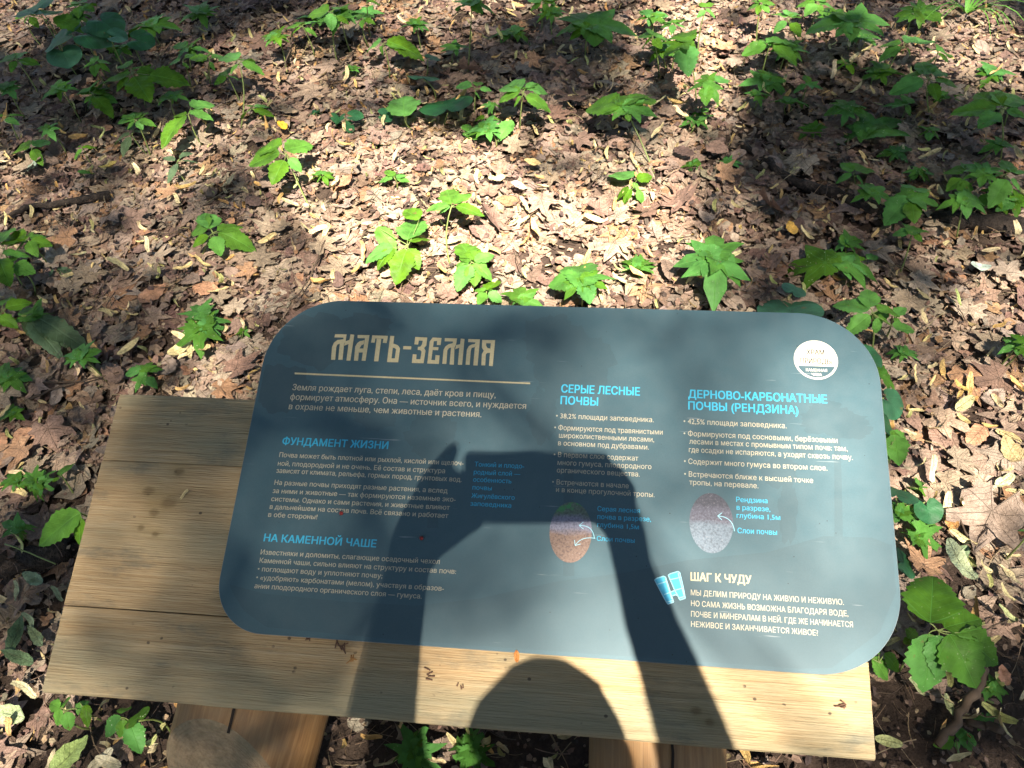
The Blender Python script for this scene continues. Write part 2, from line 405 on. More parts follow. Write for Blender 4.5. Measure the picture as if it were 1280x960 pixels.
def scatter(name, templates, n, area, size, tilt, zr, which, mat, density=None, squash=1.0):
    Vs, Ts, Cs, Us = [], [], [], []; off = 0
    per = n // len(templates)
    for (V, T, P) in templates:
        x = rng.uniform(area[0], area[1], per); y = rng.uniform(area[2], area[3], per)
        if density is not None:
            k = rng.uniform(0, 1, per) < density(x, y); x, y = x[k], y[k]
        q = len(x); s = rng.uniform(*size, q)[:, None, None]
        R = rotations(q, tilt)
        loc = np.stack([x, y, gh(x, y) + rng.uniform(*zr, q)], 1)
        Vc = V - np.array([0, .4, 0])
        # every leaf curls its own way
        amp = rng.normal(0, .35, (q, 1)); ph = rng.uniform(0, 6.28, (q, 1))
        d = Vc[None, :, 0] * np.cos(ph) + Vc[None, :, 1] * np.sin(ph)
        VV = np.repeat(Vc[None], q, 0).copy(); VV[:, :, 2] += amp * d * d
        VV[:, :, 1] *= rng.uniform(.7, 1.15, (q, 1)); VV[:, :, 2] *= squash
        A = (R @ VV.transpose(0, 2, 1)).transpose(0, 2, 1) * s + loc[:, None]
        nv = len(V)
        Vs.append(A.reshape(-1, 3)); Ts.append((T[None] + (np.arange(q) * nv)[:, None, None]).reshape(-1, 3) + off)
        Cs.append(np.repeat(tints(q, which), nv, 0)); Us.append(np.tile(P, (q, 1))); off += q * nv
    return mesh_np(name, np.concatenate(Vs), np.concatenate(Ts), mat, np.concatenate(Cs), np.concatenate(Us))

LT = [leaf_geo('maple', 22, (.35, .7, 1.0), .10, -.1, .085, 0, s) for s in range(5)] + \
     [leaf_geo('broad', 12, (.55, 1.0), .2, -.1, .07, 0, s + 20) for s in range(4)] + [leaf_geo('trilobe', 14, (.55, 1.0), .2, -.1, .08, 0, s + 30) for s in range(2)]
AREA = (-2.9, 2.2, -1.0, 3.6)
NEAR = (-1.75, 1.15, .10, 2.25)
def bare(x, y):
    "soil shows through near the stand's right and in front"
    u, v = project(np.stack([x, y, gh(x, y)], 1))
    a = 1.0 - .93 * (1 / (1 + np.exp(-(u - 1080) / 30)) * 1 / (1 + np.exp(-(v - 700) / 25)))
    a = a * (1.0 - .92 * (1 / (1 + np.exp(-(v - 860) / 15)) * 1 / (1 + np.exp(-(u - 60) / 20)) ))
    a = a * (1.0 - .7 * (1 / (1 + np.exp(-(v - 640) / 20)) * 1 / (1 + np.exp((u - 210) / 20))))
    return a
tag(link('leaf_litter', scatter('leaf_litter', LT, 9500, NEAR, (.026, .058), .10, (.0, .012), 'brown', M_LITTER, bare, .30)),
    'flat brown dry leaves matted over the forest floor', 'leaf litter', kind='stuff')
FR = [leaf_geo(k_, 11, (.55, 1.0), .25, .1, .10, .2, s_) for s_, k_ in enumerate(('broad', 'trilobe', 'maple', 'narrow', 'ovate', 'broad'))]
tag(link('leaf_fragments', scatter('leaf_fragments', FR, 13000, NEAR, (.009, .026), .38, (.004, .020), 'brown', M_LITTER, bare, .8)),
    'small torn and curled leaf pieces over the matted leaves', 'leaf pieces', kind='stuff')
tag(link('leaf_litter', scatter('leaf_litter_far', LT, 6500, AREA, (.035, .065), .3, (.0, .018), 'brown', M_LITTER,
    lambda x, y: ~((x > NEAR[0]) & (x < NEAR[1]) & (y > NEAR[2]) & (y < NEAR[3])))),
    'brown dry leaf litter beyond the plants around the stand', 'leaf litter', kind='stuff')
CH = [leaf_geo('broad', 5, (1.0,), .3, .2, .08, 0, s) for s in range(4)]
tag(link('leaf_crumbs', scatter('leaf_crumbs', CH, 34000, (-1.75, 1.2, .08, 2.3), (.004, .014), .6, (.0, .026), 'chip', M_LITTER)),
    'small brown crumbs of broken leaves and bark between the leaves', 'leaf crumbs', kind='stuff')
ST = [strap_geo(s, c) for s, c in ((1, .6), (2, 2.2), (3, 3.4), (4, 1.4))]
FB = []
for s_ in range(4):
    n_ = 5; V_ = []; P_ = []
    for i in range(n_):
        t = i / (n_ - 1); V_ += [(.06 * math.sin(3 * t + s_) - .012, t, .1 * math.sin(2.6 * t + s_)), (.06 * math.sin(3 * t + s_) + .012, t, .1 * math.sin(2.6 * t + s_) + .012)]; P_ += [(-.01, t), (.01, t)]
    FB.append((np.array(V_), np.array([q for i in range(n_ - 1) for q in ((2*i, 2*i+1, 2*i+3), (2*i, 2*i+3, 2*i+2))]), np.array(P_)))
tag(link('leaf_stalks', scatter('leaf_stalks', FB, 9000, (-1.75, 1.2, .08, 2.3), (.018, .055), .25, (.008, .030), 'stalk', M_LITTER)),
    'thin dry leaf stalks and fibres lying over the brown litter', 'leaf stalks', kind='stuff')
tag(link('dry_bracts', scatter('dry_bracts', ST, 2600, NEAR, (.014, .036), .5, (.008, .028), 'pale', M_BRACT)),
    'small pale curled bracts strewn over the brown litter', 'dry bracts', kind='stuff')

def big_litter():
    geos = []
    for s in range(26):
        V, T, P = leaf_geo('maple' if s % 4 else 'broad', 30, (.4, .75, 1.0), .10, float(rng.uniform(-.25, .15)), .06, float(rng.normal(0, .3)), s + 50)
        V = V - np.array([0, .4, 0])
        geos.append(mesh_np('litter_leaf', V, T, M_LITTER, np.repeat(tints(1) * rng.uniform(.95, 1.2), len(V), 0), P))
    k = 0
    while k < 290:
        u, v = rng.uniform(-20, 1300), rng.uniform(0, 975) ** 1.0
        p = ground(u, v)
        b = onboard(u, v)
        if -.50 < b[0] < .41 and -.27 < b[1] < .22 and not (b[1] > .09 and b[0] < -.32): continue
        if bare(np.array([p[0]]), np.array([p[1]]))[0] < rng.uniform(.1, 1): continue
        if rng.uniform() > .35 + v / 900: continue
        o = bpy.data.objects.new('leaf', geos[k % 26]); C.objects.link(o); o.parent = FLOOR
        o.location = (p[0], p[1], float(gh(p[0], p[1])) + rng.uniform(.016, .030))
        s = rng.uniform(.030, .056); o.scale = (s, s * rng.uniform(.8, 1.1), s * .5)
        o.rotation_euler = (rng.normal(0, .15), rng.normal(0, .15), rng.uniform(0, 6.28)); k += 1
    geos = []
    for s in range(18):
        V, T, P = strap_geo(s + 11, float(rng.uniform(.2, 3.6))) if s % 3 else leaf_geo('bract', 14, (.5, 1), .5, -.3, .05, .3, s)
        geos.append(mesh_np('bract_shape', V, T, M_BRACT, np.repeat(tints(1, 'pale'), len(V), 0), P))
    k = 0
    while k < 290:
        u, v = rng.uniform(-10, 1290), rng.uniform(20, 970)
        p = ground(u, v); b = onboard(u, v)
        if -.50 < b[0] < .41 and -.27 < b[1] < .22 and not (b[1] > .09 and b[0] < -.32): continue
        if rng.uniform() > .25 + v / 700: continue
        o = bpy.data.objects.new('bract', geos[k % 18]); C.objects.link(o); o.parent = FLOOR
        o.location = (p[0], p[1], float(gh(p[0], p[1])) + rng.uniform(.022, .038))
        s = rng.uniform(.024, .05); o.scale = (s, s, s)
        o.rotation_euler = (rng.normal(0, .3), rng.normal(0, .5), rng.uniform(0, 6.28)); k += 1
big_litter()

# ------------------------------------------------------------------ information stand
STAND = empty('information_stand', (0, 0, 0), 'low slanting wooden information stand with rounded dark printed panel about soils', 'information stand')
SM = Matrix(np.stack([np.array([1, 0, 0]), BW, NW], 1).tolist()).to_4x4(); SM.translation = P0
STAND.matrix_world = SM
TH = .040; XL, XR = -.4775, .3625
def plank(x0, x1, y0, y1, seed, crack=None):
    "board with rounded, slightly wavy long edges"
    n = 60; V = []; r = .0015; ra = .005 if y0 < -.2 else .0012; rb = .005 if y1 > .05 else .0012
    prof = [(y0, -TH), (y1, -TH), (y1, -rb), (y1 - rb * .3, -rb * .3), (y1 - rb, 0)] + [(y1 - (y1 - y0) * t, .0004 * math.sin(t * 31 + seed)) for t in np.linspace(.08, .92, 10)] + [(y0 + ra, 0), (y0 + ra * .3, -ra * .3), (y0, -ra)]
    m_ = len(prof); wob = np.random.default_rng(seed)
    a, b_ = wob.uniform(0, 6, 2)
    for i in range(n + 1):
        t = i / n; x = x0 + (x1 - x0) * t
        edge = -.0012 * max(0, 1 - min(i, n - i) / 1.0)
        for (y, z) in prof:
            dy = .0003 * math.sin(9 * x * 3 + a) * (1 if abs(y) > .2 or y > .05 else .3)
            V.append((x, y + (dy if y in (y0, y1) or abs(y - y0) < .006 or abs(y - y1) < .006 else 0), z + (edge if z > -.02 else 0)))
    Fc = []
    for i in range(n):
        for k in range(m_):
            q = i * m_ + k; q2 = i * m_ + (k + 1) % m_
            Fc.append((q, q2, q2 + m_, q + m_))
    Fc.append(tuple(range(m_))[::-1]); Fc.append(tuple(n * m_ + k for k in range(m_)))
    me = mesh('plank', V, Fc, False, plank_material(seed))
    return link('plank', me, STAND)
plank(XL, XR - .001, .0002, .0830, 3)
plank(XL - .0005, XR, -.1640, -.0002, 5)
plank(XL, XR + .0005, -.2535, -.1649, 9)
# dark gap strips sit lower, between the planks
def log(xc, yend, length, rad, seed, rot):
    n = 40; V = []; rg = np.random.default_rng(seed)
    amp = rg.uniform(-.004, .004, 5)
    ys = np.linspace(0, length, 9)
    for j, yy in enumerate(ys):
        for i in range(n):
            a = 2 * math.pi * i / n
            rr = rad * (1 + .02 * math.sin(2 * a + seed) + .012 * math.sin(5 * a)) - (.003 if j == 0 else 0)
            x = rr * math.cos(a); z = rr * math.sin(a)
            shear = (1 - yy / length) * (z * .95 - x * .17)        # slanting saw cut at the near end
            V.append((x, yy + shear, z))
    Fc = []
    for j in range(8):
        for i in range(n):
            q = j * n + i; q2 = j * n + (i + 1) % n; Fc.append((q, q2, q2 + n, q + n))
    body = mesh('support_log', V, Fc + [tuple(8 * n + i for i in range(n))], True, M_LOG)
    o = link('support_log', body, STAND); o.location = (xc, yend, -TH - rad + .004); o.rotation_euler = (0, 0, rot)
    # sawn end face with a raised uneven surface
    V2 = [(0, 0, 0)]
    for k in (.35, .7, .94, 1.0):
        for i in range(n):
            x, y, z = V[i]; V2.append((x * k, (z * .95 - x * .17) * k - (.002 if k < .95 else -.0005), z * k))
    F2 = [(0, 1 + (i + 1) % n, 1 + i) for i in range(n)]
    for q in range(3):
        for i in range(n):
            j = (i + 1) % n; a, b_ = 1 + q * n, 1 + (q + 1) * n; F2.append((a + i, a + j, b_ + j, b_ + i))
    link('cut_end', mesh('cut_end', V2, F2, False, M_LOGEND), o)
    # drying crack
    aa = 1.45; VV = []
    for q in range(9):
        t = q / 8; yy = .068 + t * .20; w = .0013 * (1 - .5 * t) + .0004; ac = aa + .02 * math.sin(q * 1.7)
        rr = rad * (1 + .02 * math.sin(2 * ac + seed) + .012 * math.sin(5 * ac)) + .0012
        for sg in (-1, 1): VV.append((rr * math.cos(ac) + sg * w, yy, rr * math.sin(ac)))
    ck = mesh('crack', VV, [(2*q, 2*q+1, 2*q+3, 2*q+2) for q in range(8)], False, simple('crack shadow gap', (.02, .012, .008)))
    link('crack', ck, o)
    return o
log(-.301, -.345, .42, .083, 2, -.13)
log(.170, -.405, .50, .074, 5, .02)
# back posts that hold the raised rear edge (behind and under the panel)
def backpost(xc):
    n = 20; V = []
    for z in (-.40, 0):
        for i in range(n):
            a = 2 * math.pi * i / n; V.append((.05 * math.cos(a), .05 * math.sin(a) + (z * .26), z))
    o = link('back_post', mesh('back_post', V, [(i, (i + 1) % n, n + (i + 1) % n, n + i) for i in range(n)] + [tuple(range(n))[::-1], tuple(range(n, 2 * n))], False, M_LOG), STAND)
    o.location = (xc, .03, -TH - .0005)
backpost(-.28); backpost(.20)

# panel
PH = .0040
def rrect(x0, x1, y0, y1, r, n=16):
    pts = []; rs = r if isinstance(r, tuple) else (r,) * 4
    for (cx, cy, a0, r) in ((x1 - rs[0], y1 - rs[0], 0, rs[0]), (x0 + rs[1], y1 - rs[1], 90, rs[1]), (x0 + rs[2], y0 + rs[2], 180, rs[2]), (x1 - rs[3], y0 + rs[3], 270, rs[3])):
        for i in range(n + 1):
            a = math.radians(a0 + 90 * i / n); pts.append((cx + r * math.cos(a), cy + r * math.sin(a)))
    return pts
PX = (-.3070, .3975, -.1800, .2120)
rr_ = rrect(*PX, (.085, .088, .056, .085))
cx, cy = (PX[0] + PX[1]) / 2, (PX[2] + PX[3]) / 2
V = []; Fc = []; N = len(rr_)
loops = [(1.0, .0002), (1.0, PH - .0006), (.9985, PH), (.5, PH)]
for k, z in loops:
    for (x, y) in rr_: V.append((cx + (x - cx) * k, cy + (y - cy) * k, z))
for q in range(3):
    for i in range(N):
        j = (i + 1) % N; Fc.append((q * N + i, q * N + j, (q + 1) * N + j, (q + 1) * N + i))
Fc.append(tuple(3 * N + i for i in range(N))); Fc.append(tuple(range(N))[::-1])
pm = mesh('panel', V, Fc, False, M_PANEL); pm.materials.append(M_EDGE)
for p in pm.polygons:
    if p.index < 2 * N: p.material_index = 1
PANEL = link('panel', pm, STAND); PANEL['label'] = 'dark blue grey printed panel with rounded corners and Russian text'

def flat(polys, z, name, mat, step=.000008):
    "flat print: polygons given as lists of 2-D points in the panel's own frame"
    V, Fc = [], []
    for k, pl in enumerate(polys):
        b0 = len(V); vs = [Vector((p[0], p[1], 0)) for p in pl]
        V += [(p[0], p[1], PH + z + k * step) for p in pl]
        for t in tessellate_polygon([vs]):
            a, b_, c = t
            ar = (vs[b_] - vs[a]).cross(vs[c] - vs[a]).z
            Fc.append(tuple(b0 + i for i in (t if ar > 0 else t[::-1])))
    return link(name, mesh(name, V, Fc, False, mat), PANEL)
def zp(pts, ox, oy, k): return [tuple(onboard(ox + x / k, oy + y / k, PH)[:2]) for x, y in pts]

# printed backdrop: hills and trees, barely darker than the field
def blob(u, v, ru, rv, seed, n=46, j=.16):
    r = np.random.default_rng(seed); ph = r.uniform(0, 6, 6); out = []
    for i in range(n):
        a = 2 * math.pi * i / n
        k = 1 + j * (.5 * math.sin(5 * a + ph[0]) + .35 * math.sin(9 * a + ph[1]) + .3 * math.sin(15 * a + ph[2]) + .25 * math.sin(23 * a + ph[3]))
        out.append((u + ru * k * math.cos(a), v + rv * k * math.sin(a)))
    return [tuple(onboard(a, b, PH)[:2]) for a, b in out]
def clampp(pl, m_=.004):
    "keep the print on the rounded panel"
    out = []
    x0, x1, y0, y1 = PX[0] + m_, PX[1] - m_, PX[2] + m_, PX[3] - m_; r = .085 - m_
    for x, y in pl:
        x = min(max(x, x0), x1); y = min(max(y, y0), y1)
        qx = min(max(x, x0 + r), x1 - r); qy = min(max(y, y0 + r), y1 - r); d = math.hypot(x - qx, y - qy)
        if d > r: x = qx + (x - qx) * r / d; y = qy + (y - qy) * r / d
        out.append((x, y))
    return out
hill = [(276, 735), (330, 742), (430, 752), (520, 757), (600, 748), (700, 726), (780, 716), (860, 700), (960, 690), (1030, 670), (1090, 672), (1122, 682), (1122, 740), (1100, 790), (1040, 835), (1000, 842), (700, 822), (500, 806), (330, 794), (290, 780), (275, 750)]
flat([clampp([tuple(onboard(a, b, PH)[:2]) for a, b in hill])], .00002, 'printed_hill', M_TREE2)
flat([clampp(blob(395, 425, 46, 34, 3)), clampp(blob(350, 485, 40, 30, 4)), clampp(blob(455, 408, 34, 16, 7))], .00003, 'printed_tree', M_TREE1)
flat([blob(540, 545, 32, 30, 5), blob(470, 520, 26, 18, 9), zp([(536, 560), (546, 560), (548, 660), (534, 660)], 0, 0, 1)], .00006, 'printed_tree', M_TREE2)
flat([blob(715, 455, 52, 44, 6), blob(690, 420, 36, 26, 12), blob(678, 520, 18, 34, 13), zp([(705, 490), (716, 490), (718, 720), (704, 720)], 0, 0, 1)], .00009, 'printed_tree', M_TREE2)
flat([blob(1042, 528, 42, 17, 8), blob(1032, 514, 22, 14, 10), blob(1064, 538, 26, 11, 18), zp([(1042, 540), (1050, 540), (1052, 600), (1054, 690), (1043, 690), (1043, 600)], 0, 0, 1)], .00012, 'printed_tree', M_TREE2)
flat([blob(975, 590, 22, 20, 15), blob(985, 640, 12, 40, 16), blob(1005, 560, 14, 10, 17)], .00015, 'printed_tree', M_TREE2)

# title, traced letter by letter
T1 = [[(150,138),(302,140),(290,228),(268,268),(248,480),(190,478),(212,262),(180,275),(165,310),(150,480),(95,478),(108,310),(135,250),(180,215),(262,205),(258,182),(140,180)],
      [(355,140),(405,145),(352,490),(300,488),(328,268),(268,292),(285,232),(340,215)],
      [(450,148),(608,150),(602,192),(448,190)], [(548,192),(602,192),(555,493),(502,490)],
      [(540,218),(480,230),(445,255),(418,300),(400,490),(455,492),(472,330),(500,285),(532,270)], [(470,328),(530,328),(525,380),(465,382)],
      [(645,152),(852,160),(848,200),(640,192)], [(640,192),(686,196),(675,252),(628,248)], [(795,198),(848,200),(835,256),(785,252)], [(705,196),(765,200),(725,500),(668,498)],
      [(885,160),(938,162),(895,505),(842,503)], [(925,262),(985,285),(1015,325),(990,512),(842,510),(848,460),(945,460),(962,340),(945,322),(915,318)],
      [(1060,296),(1165,300),(1162,342),(1056,338)]]
T2 = [[(98,228),(258,236),(245,345),(215,375),(235,410),(208,578),(52,574),(65,458),(115,462),(110,525),(165,525),(182,425),(165,402),(130,400),(133,360),(165,358),(188,325),(198,278),(145,275),(135,330),(85,326)],
      [(330,236),(448,242),(435,336),(385,334),(390,282),(345,284),(335,362),(408,365),(402,405),(330,402),(312,535),(362,537),(368,470),(422,474),(412,588),(258,582),(290,290)],
      [(492,244),(655,248),(642,330),(620,372),(612,598),(555,594),(575,368),(545,378),(525,410),(512,588),(458,586),(475,400),(500,355),(540,325),(598,312),(600,288),(490,286)],
      [(705,250),(755,256),(722,600),(665,598),(685,370),(630,392),(645,335),(695,325)],
      [(805,256),(960,260),(928,610),(872,606),(892,362),(850,375),(838,410),(822,600),(768,598),(785,400),(812,350),(850,330),(895,320),(898,300),(803,296)],
      [(990,268),(1045,269),(1042,345),(1060,375),(1055,442),(1038,460),(1030,608),(978,606),(985,455),(1012,412),(986,370)],
      [(1045,269),(1162,270),(1158,312),(1045,312)], [(1105,312),(1158,312),(1130,618),(1080,612)], [(1060,375),(1098,385),(1094,440),(1055,442)]]
flat([zp(p, 405, 405, 10.667) for p in T1] + [zp(p, 510, 400, 10.667) for p in T2], .00032, 'title_lettering', M_CREAM, .000008)
flat([zp([(368.5, 465.8), (662.7, 478.4), (662.7, 480.3), (368.5, 467.9)], 0, 0, 1)], .00032, 'rule', M_CREAM)

from mathutils.geometry import delaunay_2d_cdt
GLYPHS = {}
def glyph_mesh(ch):
    "outline of one character, filled by winding number (overlapping contours included)"
    if ch in GLYPHS: return GLYPHS[ch]
    cu = bpy.data.curves.new('t', 'FONT'); cu.body = ch; cu.resolution_u = 2; cu.fill_mode = 'NONE'
    to = bpy.data.objects.new('t', cu); C.objects.link(to)
    dg = bpy.context.evaluated_depsgraph_get(); me = bpy.data.meshes.new_from_object(to.evaluated_get(dg))
    P = np.array([v.co[:2] for v in me.vertices]) if len(me.vertices) else np.zeros((0, 2)); E = [tuple(e.vertices) for e in me.edges]
    bpy.data.objects.remove(to); bpy.data.curves.remove(cu); bpy.data.meshes.remove(me)
    if not len(P): GLYPHS[ch] = (P, []); return GLYPHS[ch]
    # walk the loops; each contour keeps its own direction
    adj = {}
    for a, b_ in E: adj.setdefault(a, []).append(b_); adj.setdefault(b_, []).append(a)
    seen, loops = set(), []
    for i in range(len(P)):
        if i in seen or i not in adj: continue
        lp = [i]; seen.add(i); nx = i + 1 if i + 1 in adj[i] else adj[i][0]
        while nx not in seen:
            lp.append(nx); seen.add(nx); q = [k for k in adj[nx] if k not in seen]
            if not q: break
            nx = q[0]
        loops.append(lp)
    o = delaunay_2d_cdt([Vector(p) for p in P], E, [], 0, 1e-7)
    V2 = np.array([tuple(v) for v in o[0]]); F2 = [tuple(f) for f in o[2]]; keep = []
    for f in F2:
        c = V2[list(f)].mean(0); w = 0
        for lp in loops:
            A = P[lp] - c; B = np.roll(A, -1, 0)
            w += np.arctan2(A[:, 0] * B[:, 1] - A[:, 1] * B[:, 0], (A * B).sum(1)).sum()
        if abs(w) > 3.1:
            a, b_, d = V2[list(f)[:3]]
            keep.append(f if np.cross(b_ - a, d - a) > 0 else f[::-1])
    GLYPHS[ch] = (V2, keep); return GLYPHS[ch]
ADV = {}
def advance(s):
    "pen position of every character, from the font's own metrics"
    def width(t):
        if t in ADV: return ADV[t]
        cu = bpy.data.curves.new('t', 'FONT'); cu.body = t + 'Н'; cu.fill_mode = 'NONE'
        to = bpy.data.objects.new('t', cu); C.objects.link(to); bpy.context.view_layer.update(); w = max(b[0] for b in to.bound_box)
        bpy.data.objects.remove(to); bpy.data.curves.remove(cu); ADV[t] = w; return w
    w0 = width(''); out = [0.0]
    for ch in s: out.append(out[-1] + width(ch) - w0)
    return out
def line_mesh(s):
    X = advance(s); V, Fc = [], []
    for ch, x in zip(s, X):
        v, f = glyph_mesh(ch); b0 = len(V); V += [(p[0] + x, p[1]) for p in v]; Fc += [tuple(b0 + i for i in g) for g in f]
    return np.array(V), Fc
def text_block(name, mat, lines, cap, bold=0.0, org=(0, 0, 1)):
    "lines: (text, x0, y0, x1, y1) baseline ends in zoomed pixels; all joined into one printed block"
    ox, oy, k = org; V, Fc = [], []
    for (s, x0, y0, x1, y1) in lines:
        a = onboard(ox + x0 / k, oy + y0 / k, PH); b_ = onboard(ox + x1 / k, oy + y1 / k, PH)
        t = onboard(ox + x0 / k, oy + (y0 - cap) / k, PH)
        hgt = abs(t[1] - a[1])
        P, PF = line_mesh(s)
        base = len(V); sx = (b_[0] - a[0]) / (P[:, 0].max() - P[:, 0].min()); sy = hgt / .729
        yb = a[1] + (P[:, 0] - P[:, 0].min()) * sx * (b_[1] - a[1]) / (b_[0] - a[0]) * .5
        X = a[0] + (P[:, 0] - P[:, 0].min()) * sx; Y = yb + P[:, 1] * sy
        for q, (ddx, ddy) in enumerate([(0, 0)] if bold < .005 else [(-1, 0), (1, 0)] if bold < .02 else [(-1, -1), (1, 1), (-1, 1), (1, -1)]):
            base = len(V); w_ = hgt * (.010 if bold < .02 else .028)
            V += [(x + ddx * w_, y + ddy * w_ * .5, PH + .00030 + .000008 * q) for x, y in zip(X, Y)]
            Fc += [tuple(base + i for i in g) for g in PF]
    return link(name, mesh(name, V, Fc, False, mat), PANEL)
Z1, Z2, Z3, Z4, Z5 = (340, 400, 3.765), (260, 540, 3.765), (560, 460, 3.765), (800, 400, 3.765), (780, 600, 3.556)
text_block('introduction_text', M_CREAM2, [
    ('Земля рождает луга, степи, леса, даёт кров и пищу,', 95, 330, 1052, 366), ('формирует атмосферу. Она — источник всего, и нуждается', 85, 375, 1195, 418),
    ('в охране не меньше, чем животные и растения.', 78, 420, 985, 458)], 29, .008, Z1)
text_block('heading_text', M_CYAN, [('ФУНДАМЕНТ ЖИЗНИ', 48, 586, 545, 606)], 35, .03, Z1)
text_block('heading_text', M_CYAN, [('НА КАМЕННОЙ ЧАШЕ', 262, 514, 790, 541)], 36, .03, Z2)
text_block('body_text', M_CREAM2, [
    ('Почва может быть плотной или рыхлой, кислой или щелоч-', 335, 118, 1202, 157), ('ной, плодородной и не очень. Её состав и структура', 328, 158, 1115, 192),
    ('зависят от климата, рельефа, горных пород, грунтовых вод.', 321, 192, 1193, 234), ('На разные почвы приходят разные растения, а вслед', 312, 248, 1127, 286),
    ('за ними и животные — так формируются наземные эко-', 304, 287, 1165, 325), ('системы. Однако и сами растения, и животные влияют', 297, 325, 1137, 363),
    ('в дальнейшем на состав почв. Всё связано и работает', 290, 362, 1130, 402), ('в обе стороны!', 283, 399, 513, 410)], 23, .008, Z2)
text_block('body_text', M_CREAM2, [
    ('Известняки и доломиты, слагающие осадочный чехол', 247, 576, 1090, 616), ('Каменной чаши, сильно влияют на структуру и состав почв:', 242, 615, 1167, 664),
    ('• поглощают воду и уплотняют почву;', 233, 655, 820, 685), ('• «удобряют» карбонатами (мелом), участвуя в образов-', 226, 695, 1110, 744),
    ('ании плодородного органического слоя — гумуса.', 218, 735, 1005, 782)], 24, .008, Z2)
text_block('caption_text', M_CYAN, [('Тонкий и плодо-', 125, 463, 358, 472), ('родный слой —', 121, 500, 340, 508), ('особенность', 118, 535, 298, 543),
    ('почвы', 115, 572, 205, 577), ('Жигулёвского', 110, 611, 313, 620), ('заповедника', 105, 648, 297, 658)], 22, .018, Z3)
text_block('heading_text', M_CYAN, [('СЕРЫЕ ЛЕСНЫЕ', 533, 115, 902, 131), ('ПОЧВЫ', 530, 170, 705, 178)], 38, .03, Z3)
text_block('body_text', M_CREAM2, [('• 38,2% площади заповедника.', 508, 236, 968, 256), ('• Формируются под травянистыми', 500, 291, 1010, 315),
    ('широколиственными лесами,', 522, 328, 970, 350), ('в основном под дубравами.', 518, 364, 945, 386), ('• В первом слое содержат', 497, 418, 895, 437),
    ('много гумуса, плодородного', 515, 456, 957, 476), ('органического вещества.', 512, 492, 902, 512), ('• Встречаются в начале', 490, 547, 850, 568),
    ('и в конце прогулочной тропы.', 508, 583, 972, 610)], 24, .0, Z3)
text_block('caption_text', M_CYAN, [('Серая лесная', 703, 673, 903, 683), ('почва в разрезе,', 703, 710, 955, 723), ('глубина 1,5м', 702, 748, 898, 761), ('Слои почвы', 700, 813, 878, 824)], 23, .018, Z3)
text_block('heading_text', M_CYAN, [('ДЕРНОВО-КАРБОНАТНЫЕ', 228, 366, 880, 393), ('ПОЧВЫ (РЕНДЗИНА)', 228, 421, 745, 445)], 38, .03, Z4)
text_block('body_text', M_CREAM2, [('• 42,5% площади заповедника.', 205, 488, 690, 512), ('• Формируются под сосновыми, берёзовыми', 205, 545, 930, 582),
    ('лесами в местах с промывным типом почв: там,', 232, 583, 977, 620), ('где осадки не испаряются, а уходят сквозь почву.', 230, 622, 1002, 661),
    ('• Содержит много гумуса во втором слое.', 207, 676, 882, 711), ('• Встречаются ближе к высшей точке', 208, 736, 815, 770), ('тропы, на перевале.', 232, 775, 557, 794)], 25, .0, Z4)
text_block('caption_text', M_CYAN, [('Рендзина', 453, 856, 600, 862), ('в разрезе,', 455, 893, 613, 903), ('глубина 1,5м', 455, 931, 660, 942)], 24, .018, Z4)
text_block('caption_text', M_CYAN, [('Слои почвы', 505, 236, 680, 243)], 24, .018, Z5)
text_block('heading_text', M_CREAM, [('ШАГ К ЧУДУ', 297, 447, 566, 460)], 37, .03, Z5)
text_block('body_text', M_CREAM2, [('МЫ ДЕЛИМ ПРИРОДУ НА ЖИВУЮ И НЕЖИВУЮ.', 297, 512, 977, 556), ('НО САМА ЖИЗНЬ ВОЗМОЖНА БЛАГОДАРЯ ВОДЕ,', 298, 560, 997, 607),
    ('ПОЧВЕ И МИНЕРАЛАМ В НЕЙ. ГДЕ ЖЕ НАЧИНАЕТСЯ', 298, 607, 1018, 656), ('НЕЖИВОЕ И ЗАКАНЧИВАЕТСЯ ЖИВОЕ?', 298, 652, 863, 694)], 25, .0, Z5)

def oval(c, ax, ay, name, mat, z, tiltr=0.0, n=48):
    V, uv = [], []
    for i in range(n):
        a = 2 * math.pi * i / n; x, y = ax * math.cos(a), ay * math.sin(a)
        V.append((c[0] + x, c[1] + y, PH + z)); uv.append((.5 + x / ax / 2, .5 + y / ay / 2))
    V.append((c[0], c[1], PH + z)); uv.append((.5, .5))
    T = np.array([(n, i, (i + 1) % n) for i in range(n)])
    return link(name, mesh_np(name, np.array(V), T, mat, None, np.array(uv), False), PANEL)
def pt(u, v): return onboard(u, v, PH)
def half(u, v, du, dv): 
    return abs(pt(u + du, v)[0] - pt(u - du, v)[0]) / 2, abs(pt(u, v + dv)[1] - pt(u, v - dv)[1]) / 2
oval(pt(713.3, 665), *half(713, 665, 26.5, 38), 'forest_soil_picture', M_SOIL1, .00034)
oval(pt(889, 653.5), *half(889, 653, 27.3, 37.5), 'dark_soil_picture', M_SOIL2, .00034)
def stroke(pts, w):
    out = []
    P = [np.array(p, float) for p in pts]
    for a, b_ in zip(P[:-1], P[1:]):
        d = (b_ - a) / (np.linalg.norm(b_ - a) + 1e-9); n = np.array([-d[1], d[0]]) * w / 2
        out.append([tuple(a - n), tuple(b_ - n), tuple(b_ + n), tuple(a + n)])
    return out
